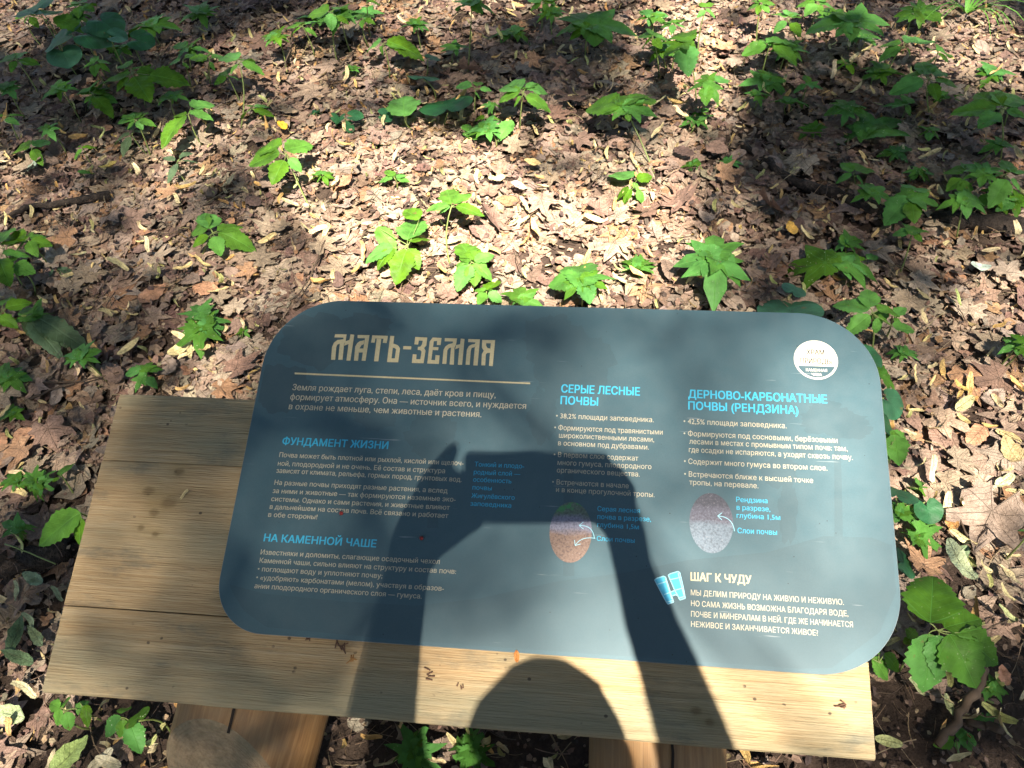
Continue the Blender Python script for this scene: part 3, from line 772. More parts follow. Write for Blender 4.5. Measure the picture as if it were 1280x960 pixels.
def arrow(u0, ctrl, u1, name):
    P = []
    for i in range(13):
        t = i / 12; P.append(((1-t)**2 * u0[0] + 2*t*(1-t)*ctrl[0] + t*t*u1[0], (1-t)**2 * u0[1] + 2*t*(1-t)*ctrl[1] + t*t*u1[1]))
    Q = [tuple(pt(*p)[:2]) for p in P]; d = np.array(Q[-1]) - np.array(Q[-2]); d /= np.linalg.norm(d)
    e = np.array(Q[-1]); n = np.array([-d[1], d[0]])
    return stroke(Q, .0006) + stroke([tuple(e - d * .0045 + n * .0038), tuple(e), tuple(e - d * .0045 - n * .0038)], .0006)
flat(arrow((743, 673), (741, 656), (724, 657), 'a') + arrow((744, 673), (726, 670), (719, 682), 'b'), .00036, 'printed_arrow', M_CYANL, .000002)
flat(arrow((918, 664), (916, 646), (897, 645), 'c'), .00036, 'printed_arrow', M_CYANL, .000002)

BINO = [[(130,320),(180,285),(310,245),(350,265),(445,560),(510,760),(395,805),(330,700)], [(405,225),(450,195),(600,150),(635,175),(700,450),(745,685),(635,720),(590,620),(540,540)], [(445,560),(545,515),(592,622),(540,615),(490,640)]]
flat([zp(p, 810, 705, 16) for p in BINO], .00032, 'binocular_symbol', M_CYAN, .000008)
ln = []
for p in (BINO[0] + BINO[0][:1], BINO[1] + BINO[1][:1], [(165,415),(370,350)], [(440,315),(640,270)], [(320,615),(560,520),(700,480)], [(490,640),(540,615),(590,625)], [(385,760),(500,730)], [(620,680),(735,650)], [(350,300),(475,700)], [(600,180),(720,640)]):
    ln += stroke(zp(p, 810, 705, 16), .0010)
flat(ln, .00036, 'binocular_outline', M_CYANL, .000003)

# round badge
bc = pt(1019.7, 449.9); br = (half(1019.7, 449.9, 27.7, 24.2)); br = (br[0] + br[1]) / 2
oval(bc, br, br, 'round_badge', M_WHITE, .00032)
seg = []
a0 = math.asin(-.36); inner = br * .90
for i in range(25):
    a = math.pi - a0 + (math.pi + 2 * a0) * i / 24; seg.append((bc[0] + inner * math.cos(a), bc[1] + inner * math.sin(a)))
flat([seg], .00034, 'badge_segment', M_PANEL)
def badge_text(s, yc, w, h, mat, bold, z):
    P, PF = line_mesh(s)
    X = (P[:, 0] - P[:, 0].min()) / (P[:, 0].max() - P[:, 0].min()) - .5
    V = []; F0 = PF; PF = []
    for q, dx in enumerate((-.022, .022)):
        PF += [tuple(i + len(V) for i in g) for g in F0]; V += [(bc[0] + x * w + dx * h, bc[1] + yc + y * h / .729, PH + z + q * .000006) for x, y in zip(X, P[:, 1])]
    o = link('badge_lettering', mesh('badge_lettering', V, PF, False, mat), PANEL)
M_GOLD = ink('grey gold ink', (.035, .026, .012))
badge_text('ХРАМ', br * .26, br * .80, br * .27, M_GOLD, .0, .00036)
badge_text('ПРИРОДЫ', -br * .20, br * 1.40, br * .28, M_GOLD, .0, .00036)
badge_text('КАМЕННАЯ', -br * .60, br * .95, br * .15, M_WHITE, .03, .00038)
badge_text('ЧАША', -br * .82, br * .45, br * .15, M_WHITE, .03, .00038)

# ------------------------------------------------------------------ green plants
LG = {}
def leafmesh(kind, mat, var=0, droop=.25, fold=.2, crumple=.02):
    key = (kind, mat.name, var, droop)
    if key not in LG:
        n = {'maple': 44, 'trilobe': 38, 'kidney': 28}.get(kind, 52)
        V, T, P = leaf_geo(kind, n, (.4, .75, 1.0), fold, droop, crumple, 0, hash((kind, var)) % 999 if False else sum(map(ord, kind)) + var * 7)
        LG[key] = mesh_np(kind + '_leaf', V, T, mat, None, P)
    return LG[key]
def add_leaf(parent, base, tip, kind, mat, width=1.0, roll=0.0, up=(0, 0, 1), name='leaf', var=None):
    base, tip = np.array(base, float), np.array(tip, float)
    y = tip - base; L = np.linalg.norm(y); y /= L
    up = np.array(up, float) + rng.normal(0, .12, 3); x = np.cross(y, up); x /= np.linalg.norm(x); z = np.cross(x, y)
    if roll: x, z = x * math.cos(roll) + z * math.sin(roll), z * math.cos(roll) - x * math.sin(roll)
    me = leafmesh(kind, mat, int(rng.integers(0, 3)) if var is None else var, float(rng.choice([.12, .25, .4])))
    o = bpy.data.objects.new(name, me); C.objects.link(o); o.parent = parent
    Mx = Matrix(np.stack([x * L * width, y * L, z * L], 1).tolist()).to_4x4(); Mx.translation = Vector(base - np.array(parent.location)[:3])
    o.matrix_local = Mx
    return o
def tube(pts, r0, r1, n=6, wob=0.0):
    pts = [np.array(p, float) for p in pts]; V, Fc = [], []
    for i, p in enumerate(pts):
        t = pts[min(i + 1, len(pts) - 1)] - pts[max(i - 1, 0)]; t /= np.linalg.norm(t) + 1e-9
        a = np.cross(t, [0.3, .2, 1]); a /= np.linalg.norm(a); b_ = np.cross(t, a)
        r = r0 + (r1 - r0) * i / (len(pts) - 1); r *= 1 + wob * rng.uniform(-1, 1)
        for k in range(n):
            q = 2 * math.pi * k / n; V.append(p + r * (a * math.cos(q) + b_ * math.sin(q)))
    for i in range(len(pts) - 1):
        for k in range(n):
            Fc.append((i * n + k, i * n + (k + 1) % n, (i + 1) * n + (k + 1) % n, (i + 1) * n + k))
    Fc.append(tuple(range(n))[::-1]); Fc.append(tuple((len(pts) - 1) * n + k for k in range(n)))
    return V, Fc
def stem(parent, a, b_, r=.0011, bend=.01, mat=None):
    a, b_ = np.array(a), np.array(b_); mid = (a + b_) / 2 + rng.normal(0, bend, 3) * [1, 1, .3]
    pts = [a * (1 - t) ** 2 + 2 * mid * t * (1 - t) + b_ * t * t for t in np.linspace(0, 1, 7)]
    loc = np.array(parent.location); V, Fc = tube([p - loc for p in pts], r * 1.25, r * .8)
    return link('stem', mesh('stem', V, Fc, True, mat or M_STEM), parent)
Q = (0, 0, 1.0)
def zone(ox, oy, k): return (ox, oy, k)
A1, A2, A3, A4 = (0, 0, 2.977), (420, 0, 2.977), (850, 0, 2.977), (0, 240, 2.977)
A5, A6, A7, A8 = (400, 190, 3.556), (850, 240, 2.977), (1020, 540, 4.8), (850, 660, 2.977)
A9, A10, A11 = (0, 640, 3.0), (400, 640, 2.909), (0, 460, 2.977)
PLANTS = []
MINE = set()
def short(l):
    for w_ in (' in the', ' in ', ' above', ' at ', ' with ', ' below', ' beside', ' on ', ' near', ' cut ', ' lying', ' against', ' between', ' under', ' straight', ' touching', ' tucked', ' standing', ' half'):
        k = l.find(w_)
        if k > 12: l = l[:k]
    return ' '.join(l.split()[:8])
def plant(z, node, tips, h, label, kind='ovate', mat=None, base=None, width=1.0, name='woodland_seedling', cat='seedling', petiole=.12, group=None, each=None, hv=.010):
    """node/tips in pixels of a zoomed crop; h = height of the leaf whorl above the floor.
    A tip may carry its own base: (bx, by, tx, ty)."""
    ox, oy, k = z; PLANTS.append((ox + node[0] / k, oy + node[1] / k, label)); P = lambda a, b_, hh: ground(ox + a / k, oy + b_ / k, hh)
    nd = P(node[0], node[1], h)
    g0 = float(gh(nd[0], nd[1]))
    if base is None: bs = np.array([nd[0] + rng.normal(0, .008), nd[1] + rng.normal(0, .008), g0 + .004])
    else:
        bs = P(base[0], base[1], .01); bs[2] = float(gh(bs[0], bs[1])) + .004
    root = empty(name, tuple(bs), label, cat, group)
    mat = mat or (M_MAPLE if kind in ('maple', 'trilobe') else M_KIDNEY if kind == 'kidney' else M_GREEN)
    stem(root, bs, nd, .0013 if h > .03 else .0009)
    for i, t in enumerate(tips):
        kk = each[i % len(each)] if each else ('trilobe' if kind == 'broad' and mat in (M_MAPLE, M_SPOT) and i % 2 else kind)
        tiph = h + rng.uniform(-hv, hv) - .008
        if len(t) == 4: b0 = P(t[0], t[1], h + .002); tp = P(t[2], t[3], tiph)
        else:
            tp = P(t[0], t[1], tiph); b0 = nd + (tp - nd) * petiole
        if np.linalg.norm(b0 - nd) > .006: stem(root, nd, b0, .0007, .002)
        wd = {'maple': .95, 'trilobe': 1.0, 'kidney': 1.0}.get(kk, 1.05) * width * rng.uniform(.9, 1.1)
        add_leaf(root, b0, tp, kk, mat, wd)
    return root
def whorl(z, c, n, r, h, label, kind='ovate', sq=.62, a0=None, **kw):
    a0 = rng.uniform(0, 6.28) if a0 is None else a0
    tips = [(c[0] + r * rng.uniform(.8, 1.1) * math.cos(a0 + 2 * math.pi * i / n), c[1] + sq * r * rng.uniform(.8, 1.1) * math.sin(a0 + 2 * math.pi * i / n)) for i in range(n)]
    return plant(z, c, tips, h, label, kind, **kw)
def single(z, c, r, h, label, kind='kidney', ang=None, **kw):
    "one round leaf centred at c"
    a = rng.uniform(0, 6.28) if ang is None else ang
    d = (r * math.cos(a), r * .7 * math.sin(a))
    return plant(z, (c[0] - d[0] * .85, c[1] - d[1] * .85), [(c[0] - d[0] * .85, c[1] - d[1] * .85, c[0] + d[0], c[1] + d[1])], h, label, kind, name='round_leaf_plant', cat='plant', **kw)

# just above the panel, in and beside the sun patch
plant(A5, (585, 240), [(560,150),(670,165),(465,242),(525,268),(735,262)], .11, 'tall pale seedling in the middle of the sun patch above the panel', base=(585,520), width=1.15)
plant(A5, (392, 415), [(255,335,335,418),(325,425,185,455),(330,430,240,492),(390,390,432,258),(400,400,478,340),(395,430,440,520),(385,435,332,572),(440,300,372,245)], .07, 'bushy bright seedling left of the tall pale one, above the panel edge', kind='broad', width=.95)
plant(A5, (330, 115), [(255,128),(402,125),(290,72),(352,68),(385,102)], .05, 'small yellow green seedling in the sun, straight above the hyphen of the title')
plant(A5, (675, 490), [(620,375),(692,415),(620,460),(775,450),(745,485),(598,485),(770,545),(590,570),(605,610),(690,590)], .06, 'many-leaved green seedling below the tall pale one, touching the panel', kind='broad')
plant(A5, (740, 620), [(685,610),(700,670),(790,560),(812,665),(760,590)], .05, 'light green seedling tucked against the top edge of the panel', kind='broad')
plant(A5, (895, 655), [(835,650),(880,575),(990,680),(930,690)], .05, 'three-leaved seedling half hidden by the panel edge', kind='trilobe', mat=M_GREEN)
plant(A5, (1165, 560), [(1150,560,1145,440),(1165,560,1225,478),(1150,570,1008,562),(1150,585,1085,640),(1175,580,1200,668),(1190,570,1282,600)], .08, 'five-lobed young maple standing at the middle of the panel top edge', kind='broad', mat=M_MAPLE, width=1.15, base=(1165,690))
plant(Q, (796, 332), [(776,328),(790,315),(822,330),(803,347),(812,318)], .05, 'small ragged maple seedling right of the five-lobed one', kind='trilobe')
plant(A6, (130, 245), [(130,230,128,132),(120,240,-18,265),(135,255,133,392),(140,250,232,322)], .09, 'bright maple seedling with three big pointed leaves above the grey soil heading', kind='trilobe', base=(90,330), width=1.15)
plant(A1, (1065, 575), [(1045,545,918,532),(1040,570,918,606),(1062,560,1168,518),(1058,598,1005,672),(1075,590,1122,628)], .10, 'lime green three-part seedling on the sunlit left, with a leaning stem', kind='broad', base=(1155,775))
whorl(A1, (1200, 652), 7, 60, .04, 'small lime seedling with narrow leaflets right of the leaning one', kind='ovate')
plant(A1, (792, 868), [(780,850,688,815),(785,850,762,782),(810,860,902,826),(815,865,945,906),(798,880,820,948),(775,880,705,902)], .06, 'dark green five-leaved seedling alone on pale leaves left of the sun patch', kind='broad', base=(745,945))
# lower left, left edge
plant(A4, (765, 500), [(755,490,690,462),(770,480,862,470),(740,510,742,610),(745,450,712,412),(770,500,850,500)], .04, 'speckled maple seedling above the left plank end', kind='maple', mat=M_SPOT)
whorl(A4, (905, 520), 5, 42, .03, 'small dark seedling right of the speckled maple', kind='ovate')
plant(A4, (535, 672), [(525,665,455,668),(540,660,560,618),(545,665,606,650),(530,690,500,742),(545,690,585,722)], .03, 'low round-leaved seedling just above the back corner of the planks', kind='broad', mat=M_SPOT)
plant(A4, (15, 215), [(15,200,100,150),(0,190,20,110),(10,230,112,215),(0,250,20,335),(-20,200,-90,190)], .10, 'green seedling cut by the left edge of the picture', kind='broad')
plant(A4, (10, 440), [(10,420,30,385),(20,430,118,405),(0,460,60,500),(0,440,-60,470)], .07, 'lower green seedling at the left edge with rounded leaves', kind='broad')
plant(A4, (80, 460), [(90,470,150,560),(110,480,210,580),(130,480,260,560),(100,460,190,500),(140,470,300,548)], .05, 'wilted dark seedling with limp hanging leaves near the left edge', kind='narrow', mat=M_WILT)
plant(A4, (210, 290), [(200,290,160,330),(215,285,280,290),(220,300,270,320)], .02, 'crumpled grey green leaf cluster lying on pale leaves at the left', kind='narrow', mat=M_WILT, cat='wilted leaves', name='wilted_sprig')
whorl(A11, (40, 90), 6, 40, .02, 'pale wilting sprig on the litter left of the plank corner', kind='narrow', mat=M_WILT, cat='wilted leaves', name='wilted_sprig')
plant(A11, (140, 428), [(130,415,80,385),(135,440,115,502),(150,430,200,455),(140,415,165,368)], .05, 'small dark maple seedling left of the planks', kind='maple')
plant(A11, (225, 395), [(225,400,268,335),(220,410,190,420)], .05, 'single upright leaflet beside the dark maple, left of the planks')
plant(A11, (300, 540), [(300,540,122,645),(305,560,270,660)], .11, 'seedling with one long pointed leaf reaching out beside the left plank edge', kind='broad', width=.95)
# in front, under the plank edge
plant(A9, (240, 745), [(235,745,190,800),(240,730,225,688),(250,750,262,825),(225,735,178,712),(290,740,330,700)], .05, 'bright low seedling in front of the left plank corner', kind='broad')
plant(A9, (325, 735), [(322,722,322,800),(300,715,285,760)], .05, 'seedling with a single hanging leaf in front of the plank edge', kind='ovate')
plant(A9, (450, 770), [(450,765,388,845),(455,755,478,708),(470,780,440,850),(488,790,528,905)], .05, 'speckled seedling with four drooping leaves left of the cut log', kind='ovate', mat=M_SPOT, width=1.2)
single(A9, (512, 765), 34, .06, 'small heart-shaped leaf beside the cut log', mat=M_SPOT)
plant(A10, (345, 870), [(340,870,300,770),(345,890,290,935),(350,880,440,950),(330,860,275,830),(360,860,380,800)], .05, 'green maple leaves under the plank edge inside the arm shadow', kind='maple', width=1.1)
plant(A10, (545, 850), [(540,850,500,790),(550,840,600,800),(530,870,465,900),(560,880,640,920),(545,880,520,950)], .05, 'second maple seedling between the logs, right of the arm shadow', kind='maple', width=1.1)
# right of the panel
plant(A8, (955, 378), [(930,355,952,150),(925,395,942,612),(985,372,1128,328),(1000,395,1122,588),(1040,390,1195,508),(965,400,972,545)], .15, 'large dark maple seedling at the lower right beside the panel corner', kind='broad', mat=M_MAPLE, width=1.2, each=['broad'], name='large_seedling', base=(1020,470))
plant(A8, (855, 420), [(860,415,820,430),(850,410,880,370)], .12, 'tiny green leaflets beside the big lower right seedling')
plant(A8, (740, 500), [(715,485,795,568),(760,470,835,535),(740,470,720,440)], .08, 'drooping green leaf under the lower right panel corner', kind='ovate')
single(A7, (680, 490), 120, .06, 'large dark heart-shaped leaf right of the panel', ang=1.3)
plant(A7, (600, 610), [(620,610,765,712),(600,620,545,570),(620,640,700,650)], .05, 'dark spreading maple leaf below the large heart-shaped leaf', kind='maple', width=1.1)
single(A7, (545, 790), 75, .06, 'dark round leaf against the panel edge below the heart-shaped one', ang=.3)
plant(A7, (470, 60), [(470,20,500,190),(450,20,545,40),(455,80,430,170)], .11, 'toothed green leaf against the upper part of the right panel edge', kind='broad')
single(A7, (490, 355), 78, .09, 'dark oval leaf halfway down the right panel edge', ang=-1.4)
plant(A7, (620, 345), [(620,345,570,310),(620,345,690,372),(625,330,650,265)], .04, 'small dark leaflets between the heart-shaped leaf and the panel')
plant(A6, (715, 450), [(705,440,572,395),(705,460,618,520),(705,430,700,352),(735,440,835,425),(740,470,800,475),(730,470,745,530),(790,500,882,512)], .10, 'many-leaved green seedling above the upper right panel corner', kind='broad', base=(715,600))
single(A6, (712, 622), 70, .07, 'round dark leaf peeping from behind the upper right panel corner', ang=.4)
plant(A6, (760, 680), [(750,680,840,745),(755,670,720,650)], .07, 'toothed leaf below the round dark one at the panel corner', kind='trilobe')
single(A6, (800, 795), 72, .08, 'big dark round leaf beside the upper right panel edge', ang=.8)
single(A6, (778, 855), 38, .09, 'small mid green round leaf on top of the big dark one', ang=.1)
plant(A6, (770, 900), [(780,890,850,960),(770,900,760,990)], .08, 'pair of toothed leaves below the round ones at the right panel edge', kind='broad')
single(A6, (412, 425), 95, .05, 'wide dark round leaf half behind the top panel edge', ang=-1.5)
single(A6, (425, 362), 32, .04, 'small blue green round leaf above the wide dark one', ang=-1.2)
plant(A6, (560, 260), [(540,265,360,270),(560,255,470,232),(600,270,700,300),(620,265,770,300),(560,265,545,300)], .04, 'speckled fern-like leaf lying low above the panel at the right', kind='trilobe', mat=M_SPOT)
plant(A6, (620, 190), [(610,190,570,215),(625,185,690,165),(630,195,660,225)], .04, 'dark maple seedling above the speckled fern-like leaf', kind='trilobe')
plant(A6, (700, 245), [(690,250,650,245),(700,250,735,230)], .03, 'light green leaflet pair right of the fern-like leaf', kind='ovate')
plant(A6, (1290, 560), [(1285,560,1235,525),(1285,575,1260,610)], .07, 'green leaf cut by the right edge, level with the badge', kind='trilobe')
plant(A7, (1290, 600), [(1290,600,1205,580),(1290,620,1235,640)], .12, 'bright leaf cut by the right edge beside the big brown leaves', kind='broad')
# upper right
plant(A3, (855, 735), [(850,735,768,810),(845,720,778,735),(865,715,900,660),(880,740,978,765),(860,750,880,808)], .06, 'broad maple seedling behind the dark branch on the right', kind='broad', mat=M_MAPLE, width=1.2)
plant(A3, (1060, 655), [(1050,645,983,600),(1070,640,1125,595),(1060,670,1062,745),(1045,665,995,700),(1080,660,1160,640)], .07, 'green seedling with rounded tips near the right edge', kind='broad')
plant(A3, (1210, 650), [(1200,650,1130,650),(1230,640,1290,590),(1215,670,1170,745),(1230,670,1290,700),(1215,640,1225,590)], .08, 'dense dark seedling at the right edge next to the rounded one', kind='broad')
plant(A3, (1170, 730), [(1160,725,1110,760),(1175,720,1240,780),(1150,710,1120,700)], .05, 'shadowed leaves at the foot of the dense right edge seedling', kind='broad')
plant(A3, (645, 650), [(640,650,575,665),(640,640,600,600),(655,640,712,598),(655,655,690,690)], .05, 'dark three-leaved seedling just above the fallen branch', kind='broad')
plant(A3, (1190, 405), [(1175,405,1008,410),(1190,395,1100,335),(1185,420,1112,468),(1210,395,1285,345),(1215,410,1290,432),(1200,395,1240,330)], .13, 'tall seedling at the right edge with pale stem and five leaves', kind='broad', base=(1196,600))
plant(A3, (925, 292), [(905,300,778,342),(905,275,828,262),(920,280,898,218),(940,280,992,258),(950,300,1048,306),(935,310,968,366)], .12, 'star-shaped dark green seedling in the upper right', kind='broad', base=(935,445))
whorl(A3, (930, 490), 5, 62, .04, 'small shaded seedling at the foot of the star-shaped one', kind='broad')
plant(A3, (640, 80), [(620,80,468,92),(625,65,588,20),(650,60,712,35),(665,75,790,62),(640,95,640,140),(620,95,580,132)], .13, 'large dark maple leaf fan near the top right', kind='broad', mat=M_MAPLE, width=1.2, base=(622,200))
plant(A3, (400, 72), [(395,65,342,42),(395,80,348,108),(410,65,455,48),(415,85,452,118),(405,60,425,35)], .10, 'bright three-part seedling at the top right of centre', kind='broad', base=(440,150))
plant(A3, (335, 165), [(320,165,228,200),(330,155,318,132),(350,165,445,222),(355,155,440,155)], .09, 'half-lit maple seedling below the bright three-part one', kind='broad', mat=M_MAPLE, base=(300,300))
plant(A3, (290, 352), [(285,350,240,342),(292,345,332,335),(290,360,305,390)], .05, 'small bright maple seedling in the upper right sun spot', kind='trilobe')
plant(A3, (410, 375), [(400,375,360,352),(415,370,468,365),(410,385,420,412)], .05, 'small dark maple seedling right of the sun spot', kind='trilobe')
plant(A3, (105, 310), [(100,310,22,325),(105,300,80,265),(115,300,188,290),(110,320,150,372),(100,320,95,380)], .12, 'lit maple seedling on a tall stem left of the sun spot', kind='broad', mat=M_MAPLE, base=(75,430))
plant(A3, (25, 150), [(20,150,60,180),(20,140,-30,110),(20,170,30,260),(10,160,-60,200)], .16, 'tall leafy sapling in the light at the top, right of centre', kind='broad', mat=M_MAPLE, base=(60,400), width=1.1)
plant(A3, (95, 40), [(95,40,60,60),(95,35,140,60),(95,30,100,0)], .12, 'pale top leaves of a seedling at the top edge right of centre', kind='broad')
whorl(A3, (75, 420), 4, 50, .03, 'small yellow green sprig at the foot of the tall leafy sapling', kind='broad')
plant(A3, (870, 50), [(860,50,800,45),(870,45,922,72),(870,55,850,75)], .10, 'bright leaf at the top edge, right of the large maple fan', kind='broad')
plant(A3, (830, 175), [(820,175,735,215),(820,165,742,148),(845,160,942,138),(845,180,862,212)], .09, 'dark seedling between the maple fan and the star-shaped one', kind='broad')
plant(A3, (960, 190), [(960,190,1030,175),(960,200,1010,225),(950,190,930,170)], .08, 'half-lit leaves left of the bare sunlit ground at the top right', kind='broad')
whorl(A3, (510, 12), 6, 70, .09, 'leafy seedling cut by the top edge above the maple fan', kind='broad')
whorl(A3, (300, 15), 6, 60, .10, 'seedling cut by the top edge left of the bright three-part one', kind='broad')
whorl(A3, (620, 235), 5, 55, .04, 'deeply shaded seedling under the maple fan', kind='ovate')
plant(A3, (700, 480), [(690,480,580,520),(705,470,760,430),(710,485,830,430),(700,490,720,520)], .03, 'low dark feathery leaf in the shade of the upper right', kind='trilobe', mat=M_SPOT)
plant(A3, (60, 610), [(50,610,0,600),(60,600,65,625),(40,615,30,645)], .04, 'small maple leaf left of the burnt-looking branch tip', kind='trilobe')
plant(A3, (180, 610), [(170,610,125,625),(185,605,240,600),(180,600,160,580)], .04, 'small maple leaf right at the burnt-looking branch tip', kind='trilobe')
# upper middle
plant(A2, (1075, 400), [(1060,395,928,362),(1065,410,985,415),(1085,420,1092,452),(1100,400,1195,425),(1095,385,1190,355),(1080,375,1110,330)], .11, 'wide maple seedling with a long leaning stem above the panel heading', kind='broad', mat=M_MAPLE, width=1.3, base=(1183,660))
plant(A2, (1108, 690), [(1090,670,1022,618),(1100,705,1062,755),(1120,710,1150,752),(1120,670,1180,650),(1105,680,1128,702),(1090,700,1035,728)], .06, 'small dark-leaved seedling beside the foot of the leaning stem', kind='broad')
plant(A2, (1195, 790), [(1195,770,1165,825),(1200,770,1250,805)], .02, 'folded grey wilted leaf right of the small dark-leaved seedling', kind='broad', mat=M_WILT, cat='wilted leaf', name='wilted_sprig')
plant(A2, (696, 345), [(685,335,612,292),(685,345,592,348),(690,360,652,388),(698,335,702,278),(705,325,795,320),(705,360,808,386),(712,360,752,388)], .11, 'dark star-shaped seedling with a straight stem in the upper middle', kind='broad', base=(684,500))
plant(A2, (520, 335), [(505,320,442,312),(515,345,548,365),(525,320,530,285),(535,330,580,335)], .06, 'shaded seedling left of the dark star-shaped one', kind='broad')
plant(A2, (585, 395), [(575,390,538,385),(590,390,622,400),(580,400,560,425)], .04, 'small maple seedling below the star-shaped one', kind='trilobe')
plant(A2, (560, 440), [(550,440,500,430),(570,440,620,432)], .03, 'pair of flat dark leaves under the small maple', kind='ovate')
single(A2, (508, 492), 38, .03, 'round speckled leaf below the pair of flat dark leaves', ang=.1, mat=M_SPOT)
plant(A2, (650, 460), [(655,450,600,510)], .05, 'single upright green leaf at the foot of the star-shaped seedling', kind='broad')
single(A2, (410, 390), 52, .04, 'large glossy blue green kidney leaf in the upper middle', ang=-1.7)
single(A2, (330, 278), 30, .05, 'cupped kidney leaf above the large glossy one', ang=-1.4)
single(A2, (190, 432), 32, .03, 'oval dark leaf left of the large glossy kidney leaf', ang=.2)
plant(A2, (255, 430), [(255,435,245,340)], .05, 'upright dark oval leaf between two kidney leaves', kind='broad')
single(A2, (78, 432), 34, .04, 'right one of three round leaves above the sun patch', ang=.0)
single(A2, (52, 475), 28, .03, 'lowest of three round leaves above the sun patch', ang=.6)
single(A2, (8, 442), 28, .04, 'leftmost of three round leaves above the sun patch', ang=2.6)
single(A2, (166, 538), 20, .02, 'tiny round leaf at the upper rim of the sun patch', ang=0)
whorl(A2, (62, 255), 5, 34, .03, 'small maple seedling below the oval-leaved one', kind='trilobe')
single(A2, (366, 218), 30, .05, 'small flat round leaf beside the two tall stems', ang=0)
plant(A2, (175, 165), [(165,160,100,165),(185,165,262,178),(190,155,332,180),(170,170,165,205)], .08, 'oval-leaved bright seedling in the upper middle left', kind='broad')
plant(A2, (20, 50), [(15,55,-20,105),(30,50,68,70),(20,40,60,18),(10,40,-20,15)], .11, 'bright maple seedling near the top, left of centre', kind='trilobe', width=1.2)
whorl(A2, (100, 70), 5, 55, .08, 'half-shaded seedling right of the bright maple at the top', kind='broad')
single(A2, (140, 8), 30, .10, 'round leaf at the top edge above the oval-leaved seedling', kind='broad', ang=.2, mat=M_GREEN)
plant(A2, (505, 15), [(500,15,440,0),(510,12,590,20),(505,20,545,40),(500,10,480,-20)], .20, 'tall sapling with two stems cut by the top edge', kind='broad', mat=M_MAPLE, base=(490,275))
plant(A2, (940, 95), [(920,95,815,95),(930,80,880,20),(960,90,962,165),(970,90,1118,98),(960,75,1045,68),(930,105,868,142)], .10, 'large dark seedling in the deep shade at the top middle', kind='broad', mat=M_MAPLE, width=1.2)
whorl(A2, (1180, 140), 5, 75, .10, 'pale half-lit maple seedling at the upper right of the middle', kind='broad')
whorl(A2, (1255, 90), 5, 60, .12, 'leafy seedling touching the tall leafy sapling on its left', kind='broad')
whorl(A2, (770, 10), 5, 70, .10, 'dark leaves cut by the top edge at the top middle', kind='broad')
# upper left
plant(A1, (490, 270), [(470,290,378,290),(480,290,420,322),(500,290,548,352),(500,260,560,235),(480,250,430,215),(510,265,600,268),(560,280,700,292)], .08, 'bright half-lit seedling with oval leaves in the upper left', kind='broad')
plant(A1, (340, 345), [(335,335,300,298),(350,350,412,345),(350,360,415,405),(340,360,310,378),(355,330,360,300)], .06, 'shaded narrow-leaved seedling left of the bright oval-leaved one', kind='broad')
single(A1, (215, 140), 72, .10, 'big dark round leaf in the upper left shade', ang=2.8)
single(A1, (362, 130), 68, .11, 'pale-rimmed flat round leaf right of the big dark one', ang=.1)
single(A1, (400, 88), 50, .12, 'dark round leaf above the pale-rimmed one', ang=.6)
single(A1, (535, 150), 52, .10, 'flat round leaf at the right end of the upper left clump', ang=.05)
single(A1, (178, 45), 34, .14, 'small lit round leaf at the upper left, right one of two', ang=-.6)
single(A1, (130, 26), 32, .14, 'small lit round leaf at the upper left, left one of two', ang=-2.6)
single(A1, (240, 205), 42, .08, 'round dark leaf under the big dark one', ang=1.2)
single(A1, (245, 75), 50, .12, 'mid green leaf between the lit round leaves and the dark ones', kind='broad', mat=M_GREEN, ang=.3)
single(A1, (445, 135), 42, .11, 'flat leaf between the pale-rimmed and the rightmost round leaf', ang=.0)
plant(A1, (890, 235), [(880,225,820,195),(900,230,988,264),(885,240,850,262),(900,225,940,205)], .12, 'seedling with slender leaves on a tall stem in the upper left', kind='ovate', base=(888,460))
plant(A1, (780, 220), [(770,220,700,210),(790,215,850,195),(780,230,800,262),(770,210,740,188)], .10, 'middle one of three stemmed seedlings in the upper left', kind='ovate', base=(778,300))
plant(A1, (680, 225), [(670,225,612,235),(690,215,735,195),(680,235,700,245)], .08, 'left one of three stemmed seedlings in the upper left', kind='ovate', base=(700,300))
plant(A1, (940, 405), [(930,410,888,420),(950,400,1005,385),(945,410,1018,412),(935,400,950,380)], .04, 'low seedling at the foot of the tall-stemmed slender one', kind='broad')
plant(A1, (700, 425), [(690,430,580,525),(705,415,795,440),(710,400,800,378),(690,430,640,420)], .07, 'dark broad-leaved seedling in the left middle shade', kind='broad')
plant(A1, (490, 500), [(480,500,402,512),(485,510,445,575),(500,490,540,480),(495,480,470,460)], .03, 'wilted grey green seedling left of the dark broad-leaved one', kind='ovate', mat=M_WILT)
plant(A1, (660, 600), [(650,600,600,570),(660,610,620,680),(670,590,720,540),(680,600,740,590)], .03, 'dull withered sprig lying in the left middle', kind='narrow', mat=M_WILT, name='wilted_sprig', cat='wilted leaves')
plant(A1, (30, 430), [(30,430,92,425),(20,440,70,460),(10,430,-40,440)], .06, 'green leaflets cut by the left edge in the deep shade', kind='ovate')
plant(A1, (310, 550), [(305,550,358,540),(305,555,272,592),(300,545,285,545)], .03, 'small bright pair of leaves on the left litter', kind='ovate')
single(A1, (318, 640), 36, .02, 'pale green fallen-looking leaf left of the withered sprig', kind='ovate', mat=M_GREEN, ang=.0)
whorl(A1, (1172, 420), 6, 34, .02, 'small blue green rosette above the lime seedling', kind='ovate', mat=M_KIDNEY)
single(A1, (1255, 440), 26, .04, 'small dark kidney leaf right of the blue green rosette', ang=.5)
